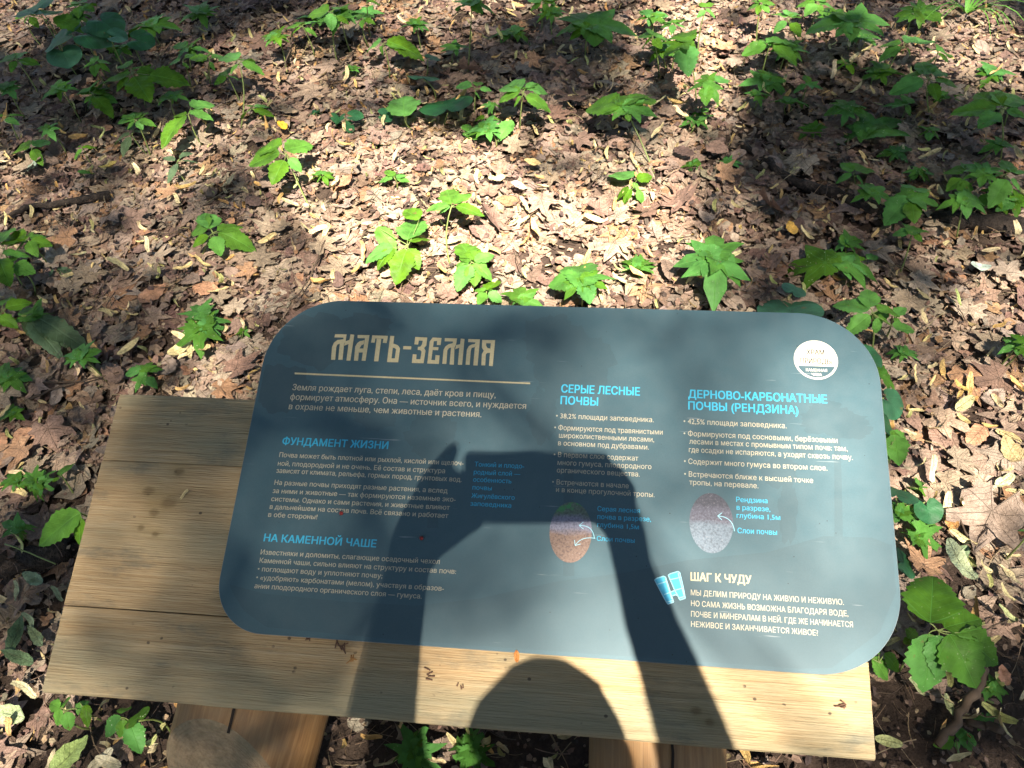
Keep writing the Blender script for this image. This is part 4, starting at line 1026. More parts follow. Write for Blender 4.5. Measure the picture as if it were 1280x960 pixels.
plant(A1, (1125, 98), [(1110,98,1050,95),(1115,90,1120,62),(1135,90,1195,75),(1135,105,1180,122),(1115,105,1070,118)], .08, 'bright small-leaved seedling near the top, left of centre', kind='ovate')
plant(A1, (1235, 45), [(1220,45,1140,45),(1230,50,1235,110),(1245,35,1290,20),(1250,60,1300,80)], .13, 'large bright leaves of the seedling at the top, left of centre', kind='broad')
whorl(A1, (110, 60), 5, 60, .09, 'shaded leafy seedling in the top left corner', kind='broad')
whorl(A1, (300, 20), 5, 60, .08, 'dark seedling cut by the top edge at the upper left', kind='broad')
whorl(A1, (360, 235), 5, 60, .07, 'dark seedling under the flat round leaves', kind='broad')

# more small undergrowth in the shade round the edges, nothing in it stands out
NAMED = len(PLANTS)
for (lab, spots_, kinds) in (
    ('small shaded seedling in the crowd of leaves at the upper left', [(20,75),(75,110),(120,118),(60,160),(150,60),(190,30),(235,60),(10,110),(170,150),(95,20),(285,95),(250,15),(40,185),(215,120)], ('broad','trilobe')),
    ('small leafy seedling in the crowd along the upper right', [(985,60),(1010,105),(1040,20),(1075,45),(1100,90),(1130,130),(1015,160),(1060,135),(1180,120),(1240,90),(1265,130),(1120,190),(1230,215),(1270,250),(960,100),(1150,15),(1090,240),(1205,250),(1250,180),(1150,215)], ('trilobe','broad')),
    ('small seedling by the right border beyond the panel corner', [(1115,395),(1130,440),(1140,290),(1275,430),(1160,660),(1125,640),(1230,900),(1240,860),(1195,925)], ('broad','trilobe')),
    ('small leafy seedling near the left border of the ground', [(15,330),(45,395),(10,470),(15,515),(35,300),(20,600),(100,445),(25,660)], ('broad','trilobe')),
    ('small seedling along the top border in the middle', [(400,20),(455,15),(520,30),(640,40),(690,15),(755,30),(610,160),(830,60),(345,45),(570,60),(870,150),(815,20)], ('trilobe','broad'))):
    for i, (a, b_) in enumerate(spots_):
        nn = int(rng.integers(3, 7)); kd = kinds[i % 2]
        cand = sorted((math.hypot(a - p[0], b_ - p[1]), p) for p in PLANTS[:NAMED])
        for dist, p in cand[:6]:
            dx, dy = a - p[0], b_ - p[1]
            side = ('right of' if dx > 0 else 'left of') if abs(dx) > abs(dy) else ('below' if dy > 0 else 'above')
            for adj in ('small', 'low', 'little'):
                label = '%s %s-leaved %s seedling %s the %s' % (adj, ['three', 'four', 'five', 'six'][nn - 3], 'lobed' if kd == 'trilobe' else 'toothed', side, short(p[2]))
                if label not in MINE and len(label.split()) <= 16: break
            else: continue
            break
        MINE.add(label)
        whorl(Q, (a, b_), nn, rng.uniform(19, 34), rng.uniform(.03, .09), label, kind=kd, sq=.55, mat=[M_GREEN, M_MAPLE, M_MAPLE, M_SPOT][i % 4], group='small seedlings crowding the edges')

# grass tuft at the top right
def grass_tuft():
    b0 = ground(1207, 18, 0); root = empty('grass_tuft', tuple(b0), 'tuft of long arching grass blades at the top right edge', 'grass tuft')
    for i in range(22):
        a = rng.uniform(0, 6.28); L = rng.uniform(.10, .24); w = .0022
        V = []; 
        for j in range(7):
            t = j / 6; d = L * .75 * t; zz = L * (t * .9 - .75 * t * t) ; ww = w * (1 - t) + .0003
            c_ = np.array([d * math.cos(a), d * math.sin(a), zz]); n_ = np.array([-math.sin(a), math.cos(a), 0]) * ww
            V += [c_ - n_, c_ + n_]
        link('blade', mesh('blade', V, [(2*j, 2*j+1, 2*j+3, 2*j+2) for j in range(6)], True, M_GREEN), root)
grass_tuft()

# ------------------------------------------------------------------ twigs and branches
def twig(z, pts, r0, r1, label, h=.02, mat=None, name='twig', cat='twig', wob=.15):
    ox, oy, k = z; P = []
    for (a, b_) in pts:
        p = ground(ox + a / k, oy + b_ / k, h); P.append(np.array([p[0], p[1], float(gh(p[0], p[1])) + h]))
    # subdivide and roughen
    Q_ = []
    for a, b_ in zip(P[:-1], P[1:]):
        for t in np.linspace(0, 1, 5)[:-1]: Q_.append(a + (b_ - a) * t + rng.normal(0, r0 * .35, 3))
    Q_.append(P[-1]); c = Q_[0]
    V, Fc = tube([q - c for q in Q_], r0, r1, 9 if r0 > .008 else 6, wob)
    o = link(name, mesh(name, V, Fc, True, mat or M_TWIG)); o.location = c
    return tag(o, label, cat)
twig(A3, [(215,550),(300,610),(380,660),(480,700),(600,740),(700,780),(800,800),(960,815),(1120,835),(1310,850)], .006, .018, 'dark rotten branch lying across the shade in the upper right', .016, M_DARKWOOD, 'fallen_branch', 'branch', .3)
twig(A4, [(0,95),(90,60),(200,35),(300,12),(395,-12)], .004, .009, 'dark knotty stick on the litter at the left', .024, M_DARKWOOD, 'fallen_branch', 'stick')
twig(A8, [(1105,560),(1070,640),(1000,740),(935,825)], .0065, .005, 'brown stick slanting down at the lower right', .04, M_TWIG, 'fallen_branch', 'stick')
twig(A8, [(1045,735),(1100,755),(1165,778)], .005, .005, 'short grey stick right of the brown slanting one', .02)
twig(A4, [(80,715),(200,705),(300,690),(430,650)], .0018, .0012, 'thin bare twig above the left back corner of the planks', .028)
twig(A4, [(110,770),(200,725),(270,700)], .0024, .0016, 'short forked twig crossing the thin bare one', .03)
twig(A4, [(1215,190),(1180,290),(1150,350),(1100,420)], .0018, .0012, 'dark thin twig left of the sun patch', .03)
twig(A11, [(-10,745),(60,720),(140,690),(235,650)], .026, .020, 'black charred looking log at the left edge beside the planks', .010, M_DARKWOOD, 'dark_log', 'log', .08)
twig(A11, [(0,640),(90,670),(190,715)], .0013, .0009, 'thin green grey stalk crossing the charred log', .06, M_STEM, 'stalk', 'stalk')
twig(A1, [(1090,120),(1075,180),(1050,250)], .0018, .0012, 'upright dark twig at the top left of centre', .05)
twig(A2, [(0,245),(40,210),(60,190)], .003, .002, 'short brown stick left of the oval-leaved seedling', .03)
twig(A3, [(380,500),(450,505),(540,500)], .002, .0015, 'pale thin twig in the upper right shade', .03)
twig(A3, [(615,420),(680,380),(720,350)], .002, .001, 'thin twig crossing the darkest upper right shade', .04)
twig(A8, [(190,845),(230,855),(300,870)], .0015, .001, 'thin root in front of the plank edge by the right log', .015)
twig(A7, [(800,410),(870,600),(910,680),(940,760)], .0016, .001, 'thin dark twig over the big brown leaf at the right', .035)
twig(A3, [(770,0),(770,30),(800,60)], .0025, .0015, 'grey twig standing at the top edge on the right', .06)
twig(A9, [(60,880),(90,905),(92,925)], .001, .0008, 'fine stalk at the lower left corner', .02)
for i in range(46):
    for _ in range(40):
        u, v = rng.uniform(0, 1280), rng.uniform(30, 950); b = onboard(u, v)
        if not (-.52 < b[0] < .43 and -.29 < b[1] < .24): break
    p = ground(u, v, .02); a = rng.uniform(0, 6.28); L = rng.uniform(.02, .08)
    pts = [np.array([L * t * math.cos(a) + rng.normal(0, .002), L * t * math.sin(a) + rng.normal(0, .002), rng.normal(0, .002)]) for t in np.linspace(-.5, .5, 5)]
    V, Fc = tube(pts, .0011, .0006, 5)
    o = bpy.data.objects.new('twig', mesh('twig', V, Fc, True, M_TWIG)); C.objects.link(o); o.parent = FLOOR
    o.location = (p[0], p[1], float(gh(p[0], p[1])) + .03)

# ------------------------------------------------------------------ single fallen leaves that stand out
def fallen(z, c, length, ang, kind, col, label, h=.034, width=1.0, on=None, cat='fallen leaf', name='fallen_leaf', curl=.2):
    ox, oy, k = z; V, T, P = leaf_geo(kind, 26, (.45, .8, 1), .18, -.15, .05, curl, int(c[0] + c[1])) if kind != 'strap' else strap_geo(int(c[0]), 1.0 + curl)
    V = V - np.array([0, .4, 0]); V = V * np.array([width, 1, 1]) * length
    me = mesh_np(name, V, T, M_BRACT, np.repeat(np.array([col]), len(V), 0), P)
    o = link(name, me)
    if on == 'board':
        q = onboard(ox + c[0] / k, oy + c[1] / k, h); M_ = SM @ Matrix.Translation(Vector(q)) @ Matrix.Rotation(ang, 4, 'Z'); o.matrix_world = M_
    else:
        p = ground(ox + c[0] / k, oy + c[1] / k, .03); o.location = (p[0], p[1], float(gh(p[0], p[1])) + h); o.rotation_euler = (rng.normal(0, .15), rng.normal(0, .15), ang)
    return tag(o, label, cat)
YEL, PAL, GRN = (.75, .42, .04), (.62, .52, .26), (.36, .42, .14)
fallen(A1, (1055, 480), .034, .6, 'broad', YEL, 'small vivid yellow leaf in the upper left litter')
fallen(A1, (388, 597), .045, -1.0, 'ovate', (.55, .42, .12), 'olive yellow leaf left of the withered sprig')
fallen(A1, (118, 625), .034, .2, 'broad', (.30, .38, .28), 'pale grey green squarish leaf at the left')
fallen(A4, (445, 275), .052, 1.3, 'strap', PAL, 'pale curled leaf lying on the left litter')
fallen(A4, (550, 205), .040, .5, 'strap', (.66, .56, .34), 'pale pointed bract above the curled one')
fallen(A4, (655, 580), .045, -.8, 'bract', PAL, 'cream bract left of the speckled maple', width=1.6)
fallen(A2, (740, 628), .035, 1.4, 'bract', (.66, .5, .22), 'yellow bract in the sunlit middle', width=1.8)
fallen(A2, (592, 688), .035, -1.2, 'bract', PAL, 'pale bract left of the yellow one in the sunlit middle', width=1.8)
fallen(A2, (690, 725), .034, 1.1, 'bract', (.75, .7, .55), 'white looking bract lower in the sun patch', width=1.8)
fallen(A6, (415, 150), 0.032, .3, 'broad', (.55, .33, .07), 'golden brown folded leaf above the panel, right of centre')
fallen(A6, (1035, 385), 0.035, .5, 'strap', GRN, 'green tinged bract standing in the dappled light at the right')
fallen(A6, (1130, 275), 0.032, 1.2, 'bract', (.42, .5, .42), 'shiny pale leaf in the sun spot near the right edge', width=2.2)
fallen(A6, (1050, 795), 0.035, -.9, 'bract', (.55, .52, .25), 'large pale green bract right of the panel', width=1.9)
fallen(A6, (1050, 730), 0.035, .9, 'strap', (.6, .42, .12), 'yellow curled leaf above the large pale green bract')
fallen(A7, (1165, 140), 0.043, .3, 'broad', (.40, .30, .15), 'big ochre leaf near the right edge')
fallen(A7, (1110, 320), 0.036, -.9, 'bract', (.62, .64, .36), 'light green bract on the brown leaves at the right', width=1.9)
fallen(A7, (670, 245), 0.049, .25, 'strap', (.60, .58, .34), 'long pale bract right of the panel edge')
fallen(A7, (835, 770), 0.038, 2.3, 'ovate', (.20, .27, .14), 'dull green fallen leaf right of the round dark ones')
fallen(A7, (970, 855), 0.034, 1.3, 'strap', PAL, 'pale tan bract above the big lower right seedling')
fallen(A7, (800, 580), 0.025, .4, 'broad', (.50, .26, .09), 'orange brown leaf touching the heart-shaped leaf')
fallen(A7, (980, 620), 0.081, 2.6, 'maple', (.29, .215, .165), 'large flat grey brown maple leaf at the right', cat='fallen leaf', h=.028)
fallen(A8, (890, 330), 0.052, .45, 'bract', (.68, .74, .42), 'pale yellow green bract leaning on the big lower right seedling', h=.155, width=1.5)
fallen(A8, (1190, 270), 0.032, .8, 'strap', PAL, 'twisted pale bract right of the big lower right seedling')
fallen(A8, (1185, 345), 0.038, 1.2, 'strap', (.42, .44, .2), 'greenish curled bract below the twisted pale one')
fallen(A8, (1170, 585), 0.025, 0., 'broad', (.55, .28, .17), 'pinkish brown leaf scrap above the lower right shadow')
fallen(A8, (975, 700), 0.028, .3, 'bract', (.4, .44, .22), 'green bract beside the brown slanting stick', width=1.5)
fallen(A8, (840, 620), 0.035, 1.0, 'strap', (.45, .46, .22), 'arched green bract right of the plank end')
fallen(A8, (765, 815), 0.032, 1.4, 'bract', (.35, .36, .15), 'olive bract at the lower right corner of the planks', width=1.5)
fallen(A9, (235, 920), .055, -.55, 'ovate', (.34, .44, .14), 'bright green bract leaf at the bottom left')
fallen(A9, (30, 752), .05, 1.5, 'ovate', (.42, .5, .26), 'pale green leaf at the left edge below the planks')
fallen(A9, (80, 660), .045, 1.3, 'strap', (.6, .54, .32), 'cream bract beside the left plank corner')
fallen(A9, (358, 930), .035, -.7, 'bract', (.68, .6, .4), 'left one of two cream seeds at the bottom left', width=1.5, cat='seed wing', name='seed_wing')
fallen(A9, (405, 935), .034, 1.4, 'bract', (.68, .6, .4), 'right one of two cream seeds at the bottom left', width=1.5, cat='seed wing', name='seed_wing')
fallen(A9, (178, 945), .032, -.2, 'bract', (.62, .5, .3), 'tan seed wing left of the green bract leaf', width=1.5, cat='seed wing', name='seed_wing')
fallen(A9, (120, 245), 0.035, 1.2, 'ovate', (.26, .34, .2), 'grey green curled leaf left of the planks')
fallen(A9, (205, 300), 0.032, 1.0, 'strap', (.28, .34, .2), 'arched grey green leaf touching the left plank edge')
fallen(A9, (60, 290), 0.035, .2, 'strap', (.3, .34, .2), 'hanging curled leaf below the grey green one')
fallen(A9, (40, 470), 0.056, .1, 'narrow', (.09, .15, .07), 'dark limp leaf left of the plank gap')
fallen(A9, (100, 390), 0.035, .5, 'strap', (.26, .33, .2), 'ring-shaped curled leaf left of the plank gap')
fallen(A9, (130, 470), 0.042, .9, 'narrow', (.15, .2, .1), 'narrow grey leaf beside the plank edge')
fallen(A9, (70, 540), 0.049, 1.3, 'narrow', (.08, .13, .06), 'dark narrow leaf near the left plank corner')
# bits lying on the stand
fallen(A11, (693, 470), .020, -.9, 'strap', (.55, .42, .2), 'small pale seed wing lying on the left planks', h=.004, on='board', cat='seed wing', name='seed_wing')
fallen(Q, (646, 822), .012, .1, 'bract', (.42, .16, .04), 'small orange brown scale on the front plank below the panel', h=.003, on='board', width=1.8, cat='bud scale', name='bud_scale')
def debris(c, label, n=5, L=.008, col=(.10, .05, .03)):
    V, Fc = [], []
    for i in range(n):
        a = rng.uniform(0, 6.28); p = rng.normal(0, L * .45, 3) * [1, .8, 0]
        v, f = tube([p + np.array([math.cos(a), math.sin(a), rng.uniform(-.1, .3)]) * L * t for t in (-.5, 0, .5)], .0009, .0006, 5)
        Fc += [tuple(len(V) + q for q in g) for g in f]; V += v
    o = link('dead_flower_scrap', mesh('scrap', V, Fc, True, simple('scrap', col))); o.matrix_world = SM @ Matrix.Translation(Vector(onboard(*c, .002)))
    tag(o, label, 'plant scrap')
debris((428, 806), 'dark scrap of dead flower stalk at the lower panel edge', 6, .009)
debris((440, 822), 'orange brown scrap beside the dark dead flower stalk', 4, .007, (.3, .14, .04))
debris((535, 843), 'dark crumb on the front plank inside the arm shadow edge', 4, .007)
debris((577, 857), 'tiny brown crumb on the sunny front plank', 3, .004)
debris((1052, 883), 'dark crumb at the right end of the front plank', 5, .005)
debris((384, 797), 'dark crumbs along the lower panel edge at the left', 4, .004)
def bug(c, label, ang):
    V, Fc = [], []
    n = 12; L, w, hh = .0042, .0022, .0016
    for j in range(7):
        t = j / 6; y = -L / 2 + L * t; s = math.sqrt(max(.02, math.sin(math.pi * (.05 + .9 * t))))
        for i in range(n):
            a = 2 * math.pi * i / n; V.append((w * s * math.cos(a), y, hh * (.9 + s * math.sin(a))))
    for j in range(6):
        for i in range(n): Fc.append((j * n + i, j * n + (i + 1) % n, (j + 1) * n + (i + 1) % n, (j + 1) * n + i))
    Fc += [tuple(range(n))[::-1], tuple(6 * n + i for i in range(n))]
    o = bpy.data.objects.new('small_insect', None); C.objects.link(o); o.matrix_world = SM @ Matrix.Translation(Vector(onboard(*c, PH + .0012))) @ Matrix.Rotation(ang, 4, 'Z')
    tag(o, label, 'insect')
    link('body', mesh('body', V, Fc, True, simple('red shell', (.22, .02, .015), .35)), o)
    v, f = tube([(0, .0018, .0016), (0, .0028, .0013)], .0011, .0006, 8)
    link('head', mesh('head', v, f, True, simple('black shell', (.015, .012, .012), .35)), o)
    for s in (-1, 1):
        for k in (-.0012, .0002, .0014):
            v, f = tube([(s * .0015, k, .001), (s * .003, k * 1.4, .0014), (s * .0038, k * 1.8, 0)], .0002, .0001, 4)
            link('leg', mesh('leg', v, f, True, bpy.data.materials['black shell']), o)
bug((427, 642), 'tiny dark red insect on the text about living in both directions', .6)
bug((527, 673), 'tiny dark red insect in the arm shadow on the panel', -.4)

# ------------------------------------------------------------------ the photographer, whose shadow lies on the stand
def sp(u, v, t=.90):
    "the point t metres up-sun from what is seen at the pixel on the stand's plane"
    d = ray(u, v); k = ((P0 + NW * PH - CAM) @ NW) / (d @ NW); return CAM + k * d + SUN * t
fwd = W @ np.array([0, 0, 1.]); rgt = W @ np.array([1., 0, 0]); dwn = W @ np.array([0, 1., 0])
def hp(u, v, r=.01, back=0.0):
    "same, placed just behind the phone's back plane"
    p0 = sp(u, v, 0.0); k = (-(r + .004 + back) - (p0 - CAM) @ fwd) / (SUN @ fwd); return p0 + SUN * k
def phone():
    w, h, t, r = .160, .0765, .0085, .009
    c = CAM + rgt * .070 + dwn * .024 - fwd * (t / 2 + .003)
    pts = rrect(-w / 2, w / 2, -h / 2, h / 2, r, 6); N = len(pts)
    V = [(x, y, z) for z in (-t / 2, t / 2) for x, y in pts]
    Fc = [(i, (i + 1) % N, N + (i + 1) % N, N + i) for i in range(N)] + [tuple(range(N))[::-1], tuple(range(N, 2 * N))]
    root = bpy.data.objects.new('phone', None); C.objects.link(root)
    Mx = Matrix(np.stack([rgt, -dwn, -fwd], 1).tolist()).to_4x4(); Mx.translation = c; root.matrix_world = Mx
    tag(root, 'dark phone held level in both hands above the panel', 'phone')
    link('case', mesh('case', V, Fc, False, simple('black phone case', (.02, .02, .022), .4)), root)
    link('screen', mesh('screen', [(-.076, -.035, t / 2 + .0004), (.076, -.035, t / 2 + .0004), (.076, .035, t / 2 + .0004), (-.076, .035, t / 2 + .0004)], [(0, 1, 2, 3)], False, simple('dark glass', (.01, .01, .012), .1)), root)
    return c
PC = phone()
def capsules(chains, name, vox, mat, parent, ell=()):
    V, Fc = [], []
    def sphere(c, r, n=10):
        r = np.array(r) * np.ones(3); b0 = len(V)
        V.append(tuple(c + r * [0, 0, 1])); 
        for j in range(1, n):
            for i in range(14):
                a, q = 2 * math.pi * i / 14, math.pi * j / n
                V.append(tuple(c + r * [math.sin(q) * math.cos(a), math.sin(q) * math.sin(a), math.cos(q)]))
        V.append(tuple(c - r * [0, 0, 1])); L = len(V) - 1
        for i in range(14):
            Fc.append((b0, b0 + 1 + i, b0 + 1 + (i + 1) % 14)); Fc.append((L, b0 + 1 + (n - 2) * 14 + (i + 1) % 14, b0 + 1 + (n - 2) * 14 + i))
            for j in range(n - 2):
                a = b0 + 1 + j * 14 + i; a2 = b0 + 1 + j * 14 + (i + 1) % 14; Fc.append((a, a + 14, a2 + 14, a2))
    loc = np.array(parent.location)
    for ch in chains:
        for (p, r), (q, s) in zip(ch[:-1], ch[1:]):
            p, q = np.array(p) - loc, np.array(q) - loc; n = max(2, int(np.linalg.norm(q - p) / (min(r, s) * .35)))
            for t in np.linspace(0, 1, n + 1): sphere(p + (q - p) * t, r + (s - r) * t, 8)
    for (c, r) in ell: sphere(np.array(c) - loc, r, 14)
    me = mesh(name, V, Fc, True); o = link(name, me, parent)
    md = o.modifiers.new('r', 'REMESH'); md.mode = 'VOXEL'; md.voxel_size = vox; md.use_smooth_shade = True
    dg = bpy.context.evaluated_depsgraph_get(); me2 = bpy.data.meshes.new_from_object(o.evaluated_get(dg))
    o.modifiers.clear(); o.data = me2; me2.materials.clear(); me2.materials.append(mat)
    me2.polygons.foreach_set('use_smooth', [True] * len(me2.polygons))
    return o
def person():
    head = sp(688, 957, .80); H = head
    shL, shR = H + [-.175, -.035, -.245], H + [.175, -.035, -.245]
    wl, wr = hp(510, 716, .024, .012), hp(791, 706, .021, .012)
    el, er = hp(463, 985, .04, .09), hp(888, 985, .04, .09)
    hip = np.array([H[0], H[1] - .16, .50]); chest = (shL + shR) / 2 + [0, .0, -.06]
    root = empty('person', (float(hip[0]), float(hip[1]), 0.0), 'person kneeling and holding a phone over the stand, seen only as a shadow', 'person')
    skin = simple('skin', (.50, .30, .20), .5)
    T = .893
    ch = [[(wl, .024), (hp(494, 800, .029, .035), .029), (hp(478, 900, .036, .06), .036), (el, .040), ((el + shL) / 2, .042), (shL, .048)],
          [(wr, .021), (hp(813, 780, .027, .03), .027), (hp(836, 835, .031, .045), .031), (hp(868, 925, .036, .065), .036), (er, .040), ((er + shR) / 2, .042), (shR, .048)],
          # left hand: palm, fingers over the phone's end, thumb under its edge
          [(wl, .024), (hp(516, 680, .023), .023), (hp(527, 650, .022), .022)], [(wl, .020), (hp(530, 690, .018), .018), (hp(545, 655, .019), .019)],
          [(hp(522, 645, .014), .014), (hp(538, 605, .012), .012), (hp(557, 580, .011), .011), (hp(568, 562, .008), .008)],
          [(hp(530, 640, .012), .012), (hp(552, 610, .011), .011), (hp(566, 600, .009), .009), (hp(582, 598, .008), .008)],
          [(hp(536, 645, .012), .012), (hp(556, 625, .010), .010), (hp(572, 620, .009), .009), (hp(586, 618, .008), .008)],
          [(hp(538, 655, .011), .011), (hp(558, 642, .009), .009), (hp(574, 640, .008), .008), (hp(584, 637, .007), .007)],
          [(hp(528, 690, .014), .014), (hp(556, 674, .012), .012), (hp(578, 660, .010), .010), (hp(596, 651, .008), .008)],
          # right hand
          [(wr, .021), (hp(786, 680, .022), .022), (hp(778, 650, .022), .022)], [(wr, .018), (hp(783, 650, .014), .014), (hp(780, 625, .012), .012)],
          [(hp(783, 640, .012), .012), (hp(783, 612, .011), .011), (hp(770, 590, .010), .010), (hp(745, 576, .009), .009), (hp(722, 571, .007), .007)],
          [(hp(782, 640, .012), .012), (hp(778, 608, .011), .011), (hp(762, 596, .009), .009), (hp(740, 592, .008), .008)],
          [(hp(780, 650, .012), .012), (hp(770, 630, .010), .010), (hp(756, 620, .009), .009), (hp(742, 618, .008), .008)],
          [(hp(778, 655, .011), .011), (hp(768, 642, .009), .009), (hp(756, 636, .008), .008)],
          [(hp(784, 690, .013), .013), (hp(768, 664, .011), .011), (hp(752, 648, .010), .010), (hp(738, 640, .008), .008)],
          # neck, legs
          [(H + [0, -.02, -.08], .055), (H + [0, -.035, -.20], .060), (chest, .10)],
          [(hip + [-.11, 0, 0], .095), (np.array([H[0] - .15, hip[1] + .30, .12]), .070), (np.array([H[0] - .15, hip[1] - .05, .055]), .055), (np.array([H[0] - .14, hip[1] - .24, .05]), .036), (np.array([H[0] - .14, hip[1] - .36, .03]), .03)],
          [(hip + [.11, 0, 0], .095), (np.array([H[0] + .15, hip[1] + .30, .12]), .070), (np.array([H[0] + .15, hip[1] - .05, .055]), .055), (np.array([H[0] + .14, hip[1] - .24, .05]), .036), (np.array([H[0] + .14, hip[1] - .36, .03]), .03)],
          [(chest + [-.07, 0, 0], .11), (hip + [-.06, 0, .04], .11)], [(chest + [.07, 0, 0], .11), (hip + [.06, 0, .04], .11)],
          [(shL + [.02, 0, -.01], .05), (shR + [-.02, 0, -.01], .05)]]
    ell = [(H, (.076, .092, .108)), (H + [0, .035, -.055], (.055, .062, .055)), (H + [0, .094, -.022], (.012, .018, .022)), (H + [0, .088, .002], (.012, .012, .03)),
           (H + [-.078, 0, -.01], (.008, .018, .03)), (H + [.078, 0, -.01], (.008, .018, .03)), (H + [0, .082, -.055], (.026, .012, .007)),
           (H + [-.032, .078, .005], (.014, .010, .010)), (H + [.032, .078, .005], (.014, .010, .010))]
    capsules(ch, 'body', .0055, skin, root, ell)
    capsules([[(chest + [-.07, 0, .02], .122), (hip + [-.06, 0, .02], .125)], [(chest + [.07, 0, .02], .122), (hip + [.06, 0, .02], .125)],
              [(shL + [.01, 0, 0], .060), (shL * .62 + el * .38, .056)], [(shR + [-.01, 0, 0], .060), (shR * .62 + er * .38, .056)],
              [(shL + [.02, 0, .0], .062), (shR + [-.02, 0, .0], .062)]], 'shirt', .009, simple('grey shirt', (.12, .14, .16), .9), root)
    capsules([[(ch[-5][0][0], .108), (ch[-5][1][0], .082), (ch[-5][2][0], .066)], [(ch[-4][0][0], .108), (ch[-4][1][0], .082), (ch[-4][2][0], .066)], [(hip + [-.09, 0, .02], .115), (hip + [.09, 0, .02], .115)]],
             'trousers', .009, simple('dark trousers', (.03, .035, .05), .9), root)
    capsules([], 'hair', .006, simple('brown hair', (.05, .03, .02), .6), root, [(H + [0, -.018, .022], (.084, .090, .098))])
person()

# ------------------------------------------------------------------ unseen trees added to dapple the sunlight and dim the sky
# wanted sunlight at each spot, which the leaves are placed to give: pixel ellipses over the floor / stand, later ones on top
LIGHT = [  # u, v, ru, rv, softness, openness
    (180, 280, 300, 110, .5, 0.32), (250, 140, 130, 60, .5, 0.36), (80, 215, 120, 40, .5, 0.32),
    (90, 112, 190, 82, .4, 0.017), (200, 8, 320, 38, .5, 0.022), (30, 30, 60, 30, .5, 0.347),
    (600, 25, 180, 34, .4, 0.529), (665, 112, 130, 72, .4, 0.019), (520, 130, 80, 36, .5, 0.1428), (720, 60, 90, 40, .5, 0.022),
    (440, 90, 70, 40, .5, 0.36), (800, 120, 60, 60, .5, 0.207), (800, 250, 130, 80, .5, 0.406), (900, 330, 90, 60, .5, 0.32),
    (590, 200, 190, 60, .5, 0.55), (620, 290, 260, 110, .5, 0.62), (480, 255, 130, 70, .5, 0.816), (640, 305, 165, 72, .45, 1), (560, 300, 110, 56, .45, 1), (460, 320, 60, 40, .5, 0.67),
    (905, 70, 56, 90, .5, 0.9), (880, 130, 50, 50, .5, 0.781), (860, 20, 60, 30, .5, 0.868), (960, 30, 60, 26, .5, 0.42),
    (1085, 185, 205, 98, .35, 0.014), (1030, 250, 120, 60, .4, 0.033), (980, 120, 60, 60, .5, 0.033), (1220, 60, 90, 50, .4, 0.701), (1100, 20, 70, 26, .5, 0.1428),
    (1215, 170, 80, 60, .4, 0.017), (1030, 330, 120, 40, .5, 0.057),
    (1190, 330, 110, 60, .5, 0.1272), (1262, 345, 46, 20, .5, 0.95), (1190, 300, 26, 12, .5, 0.781), (1175, 350, 22, 18, .5, 0.781), (1262, 285, 30, 18, .5, 0.868), (1215, 400, 16, 10, .5, 0.742),
    (1160, 450, 90, 50, .5, 0.32), (1210, 560, 90, 90, .5, 0.5), (1190, 660, 80, 50, .5, 0.38), (1220, 800, 120, 110, .5, 0.1428), (1250, 900, 90, 60, .5, 0.028),
    (150, 400, 180, 60, .4, 0.1116), (40, 340, 60, 40, .5, 0.057), (60, 560, 90, 90, .4, 0.207), (60, 700, 80, 80, .4, 0.017), (60, 880, 90, 60, .4, 0.207), (30, 790, 50, 50, .5, 0.017),
    (300, 925, 150, 50, .4, 0.06), (310, 850, 170, 70, .4, 0.05), (1190, 770, 110, 60, .4, 0.2), (1180, 900, 130, 70, .4, 0.03),
    (330, 370, 90, 40, .5, 0.406),
]
STANDLIGHT = [
    (200, 680, 190, 240, .3, 0.075), (400, 620, 150, 260, .3, 0.055), (340, 430, 90, 50, .5, 0.069), (480, 420, 90, 50, .5, 0.119), (300, 860, 200, 60, .4, 0.075),
    (590, 500, 80, 110, .5, 0.291), (640, 680, 110, 90, .5, 0.329), (740, 420, 60, 60, .5, 0.30), (780, 480, 60, 60, .5, 0.273), (600, 780, 90, 60, .5, 0.256), (700, 780, 60, 40, .5, 0.176),
    (470, 790, 50, 60, .5, 0.161), (560, 870, 90, 50, .5, 0.368), (800, 840, 110, 110, .4, 0.819), (880, 520, 90, 90, .5, 0.319), (870, 640, 90, 90, .5, 0.477), (930, 690, 50, 30, .5, 0.291),
    (1010, 470, 110, 90, .5, 0.742), (1060, 600, 80, 90, .5, .85), (1040, 770, 160, 110, .4, .72), (930, 790, 110, 80, .4, .72), (1000, 900, 190, 64, .35, 1), (850, 940, 90, 50, .4, 0.742),
    (960, 560, 60, 50, .5, 0.501),
]
L_ = np.array(LIGHT + STANDLIGHT)
def openness(x, y):
    Q0 = np.stack([x, y, np.zeros_like(x)], 1)
    # does the sun ray to this floor point cross the stand first?
    t = ((P0 - Q0) @ NW) / (SUN @ NW); B = Q0 + SUN * t[:, None]; lb = B - P0; bx, by = lb[:, 0], lb @ BW
    on = (bx > -.50) & (bx < .41) & (by > -.27) & (by < .225)
    P = np.where(on[:, None], B, Q0); c = (P - CAM) @ W; z = np.maximum(c[:, 2], .05)
    u, v = 640 + F * c[:, 0] / z, 480 + F * c[:, 1] / z
    T = np.full(len(x), .26)
    for i, (a, b_, ru, rv, so_, val) in enumerate(L_):
        d = np.sqrt(((u - a) / ru) ** 2 + ((v - b_) / rv) ** 2)
        w = np.clip((1 - d) / so_ + .5, 0, 1); w = w * w * (3 - 2 * w)
        st = i >= len(LIGHT)
        if st: w = w * (on | False)
        else: w = w * (~on)
        T = T * (1 - w) + val * w
    return T, on
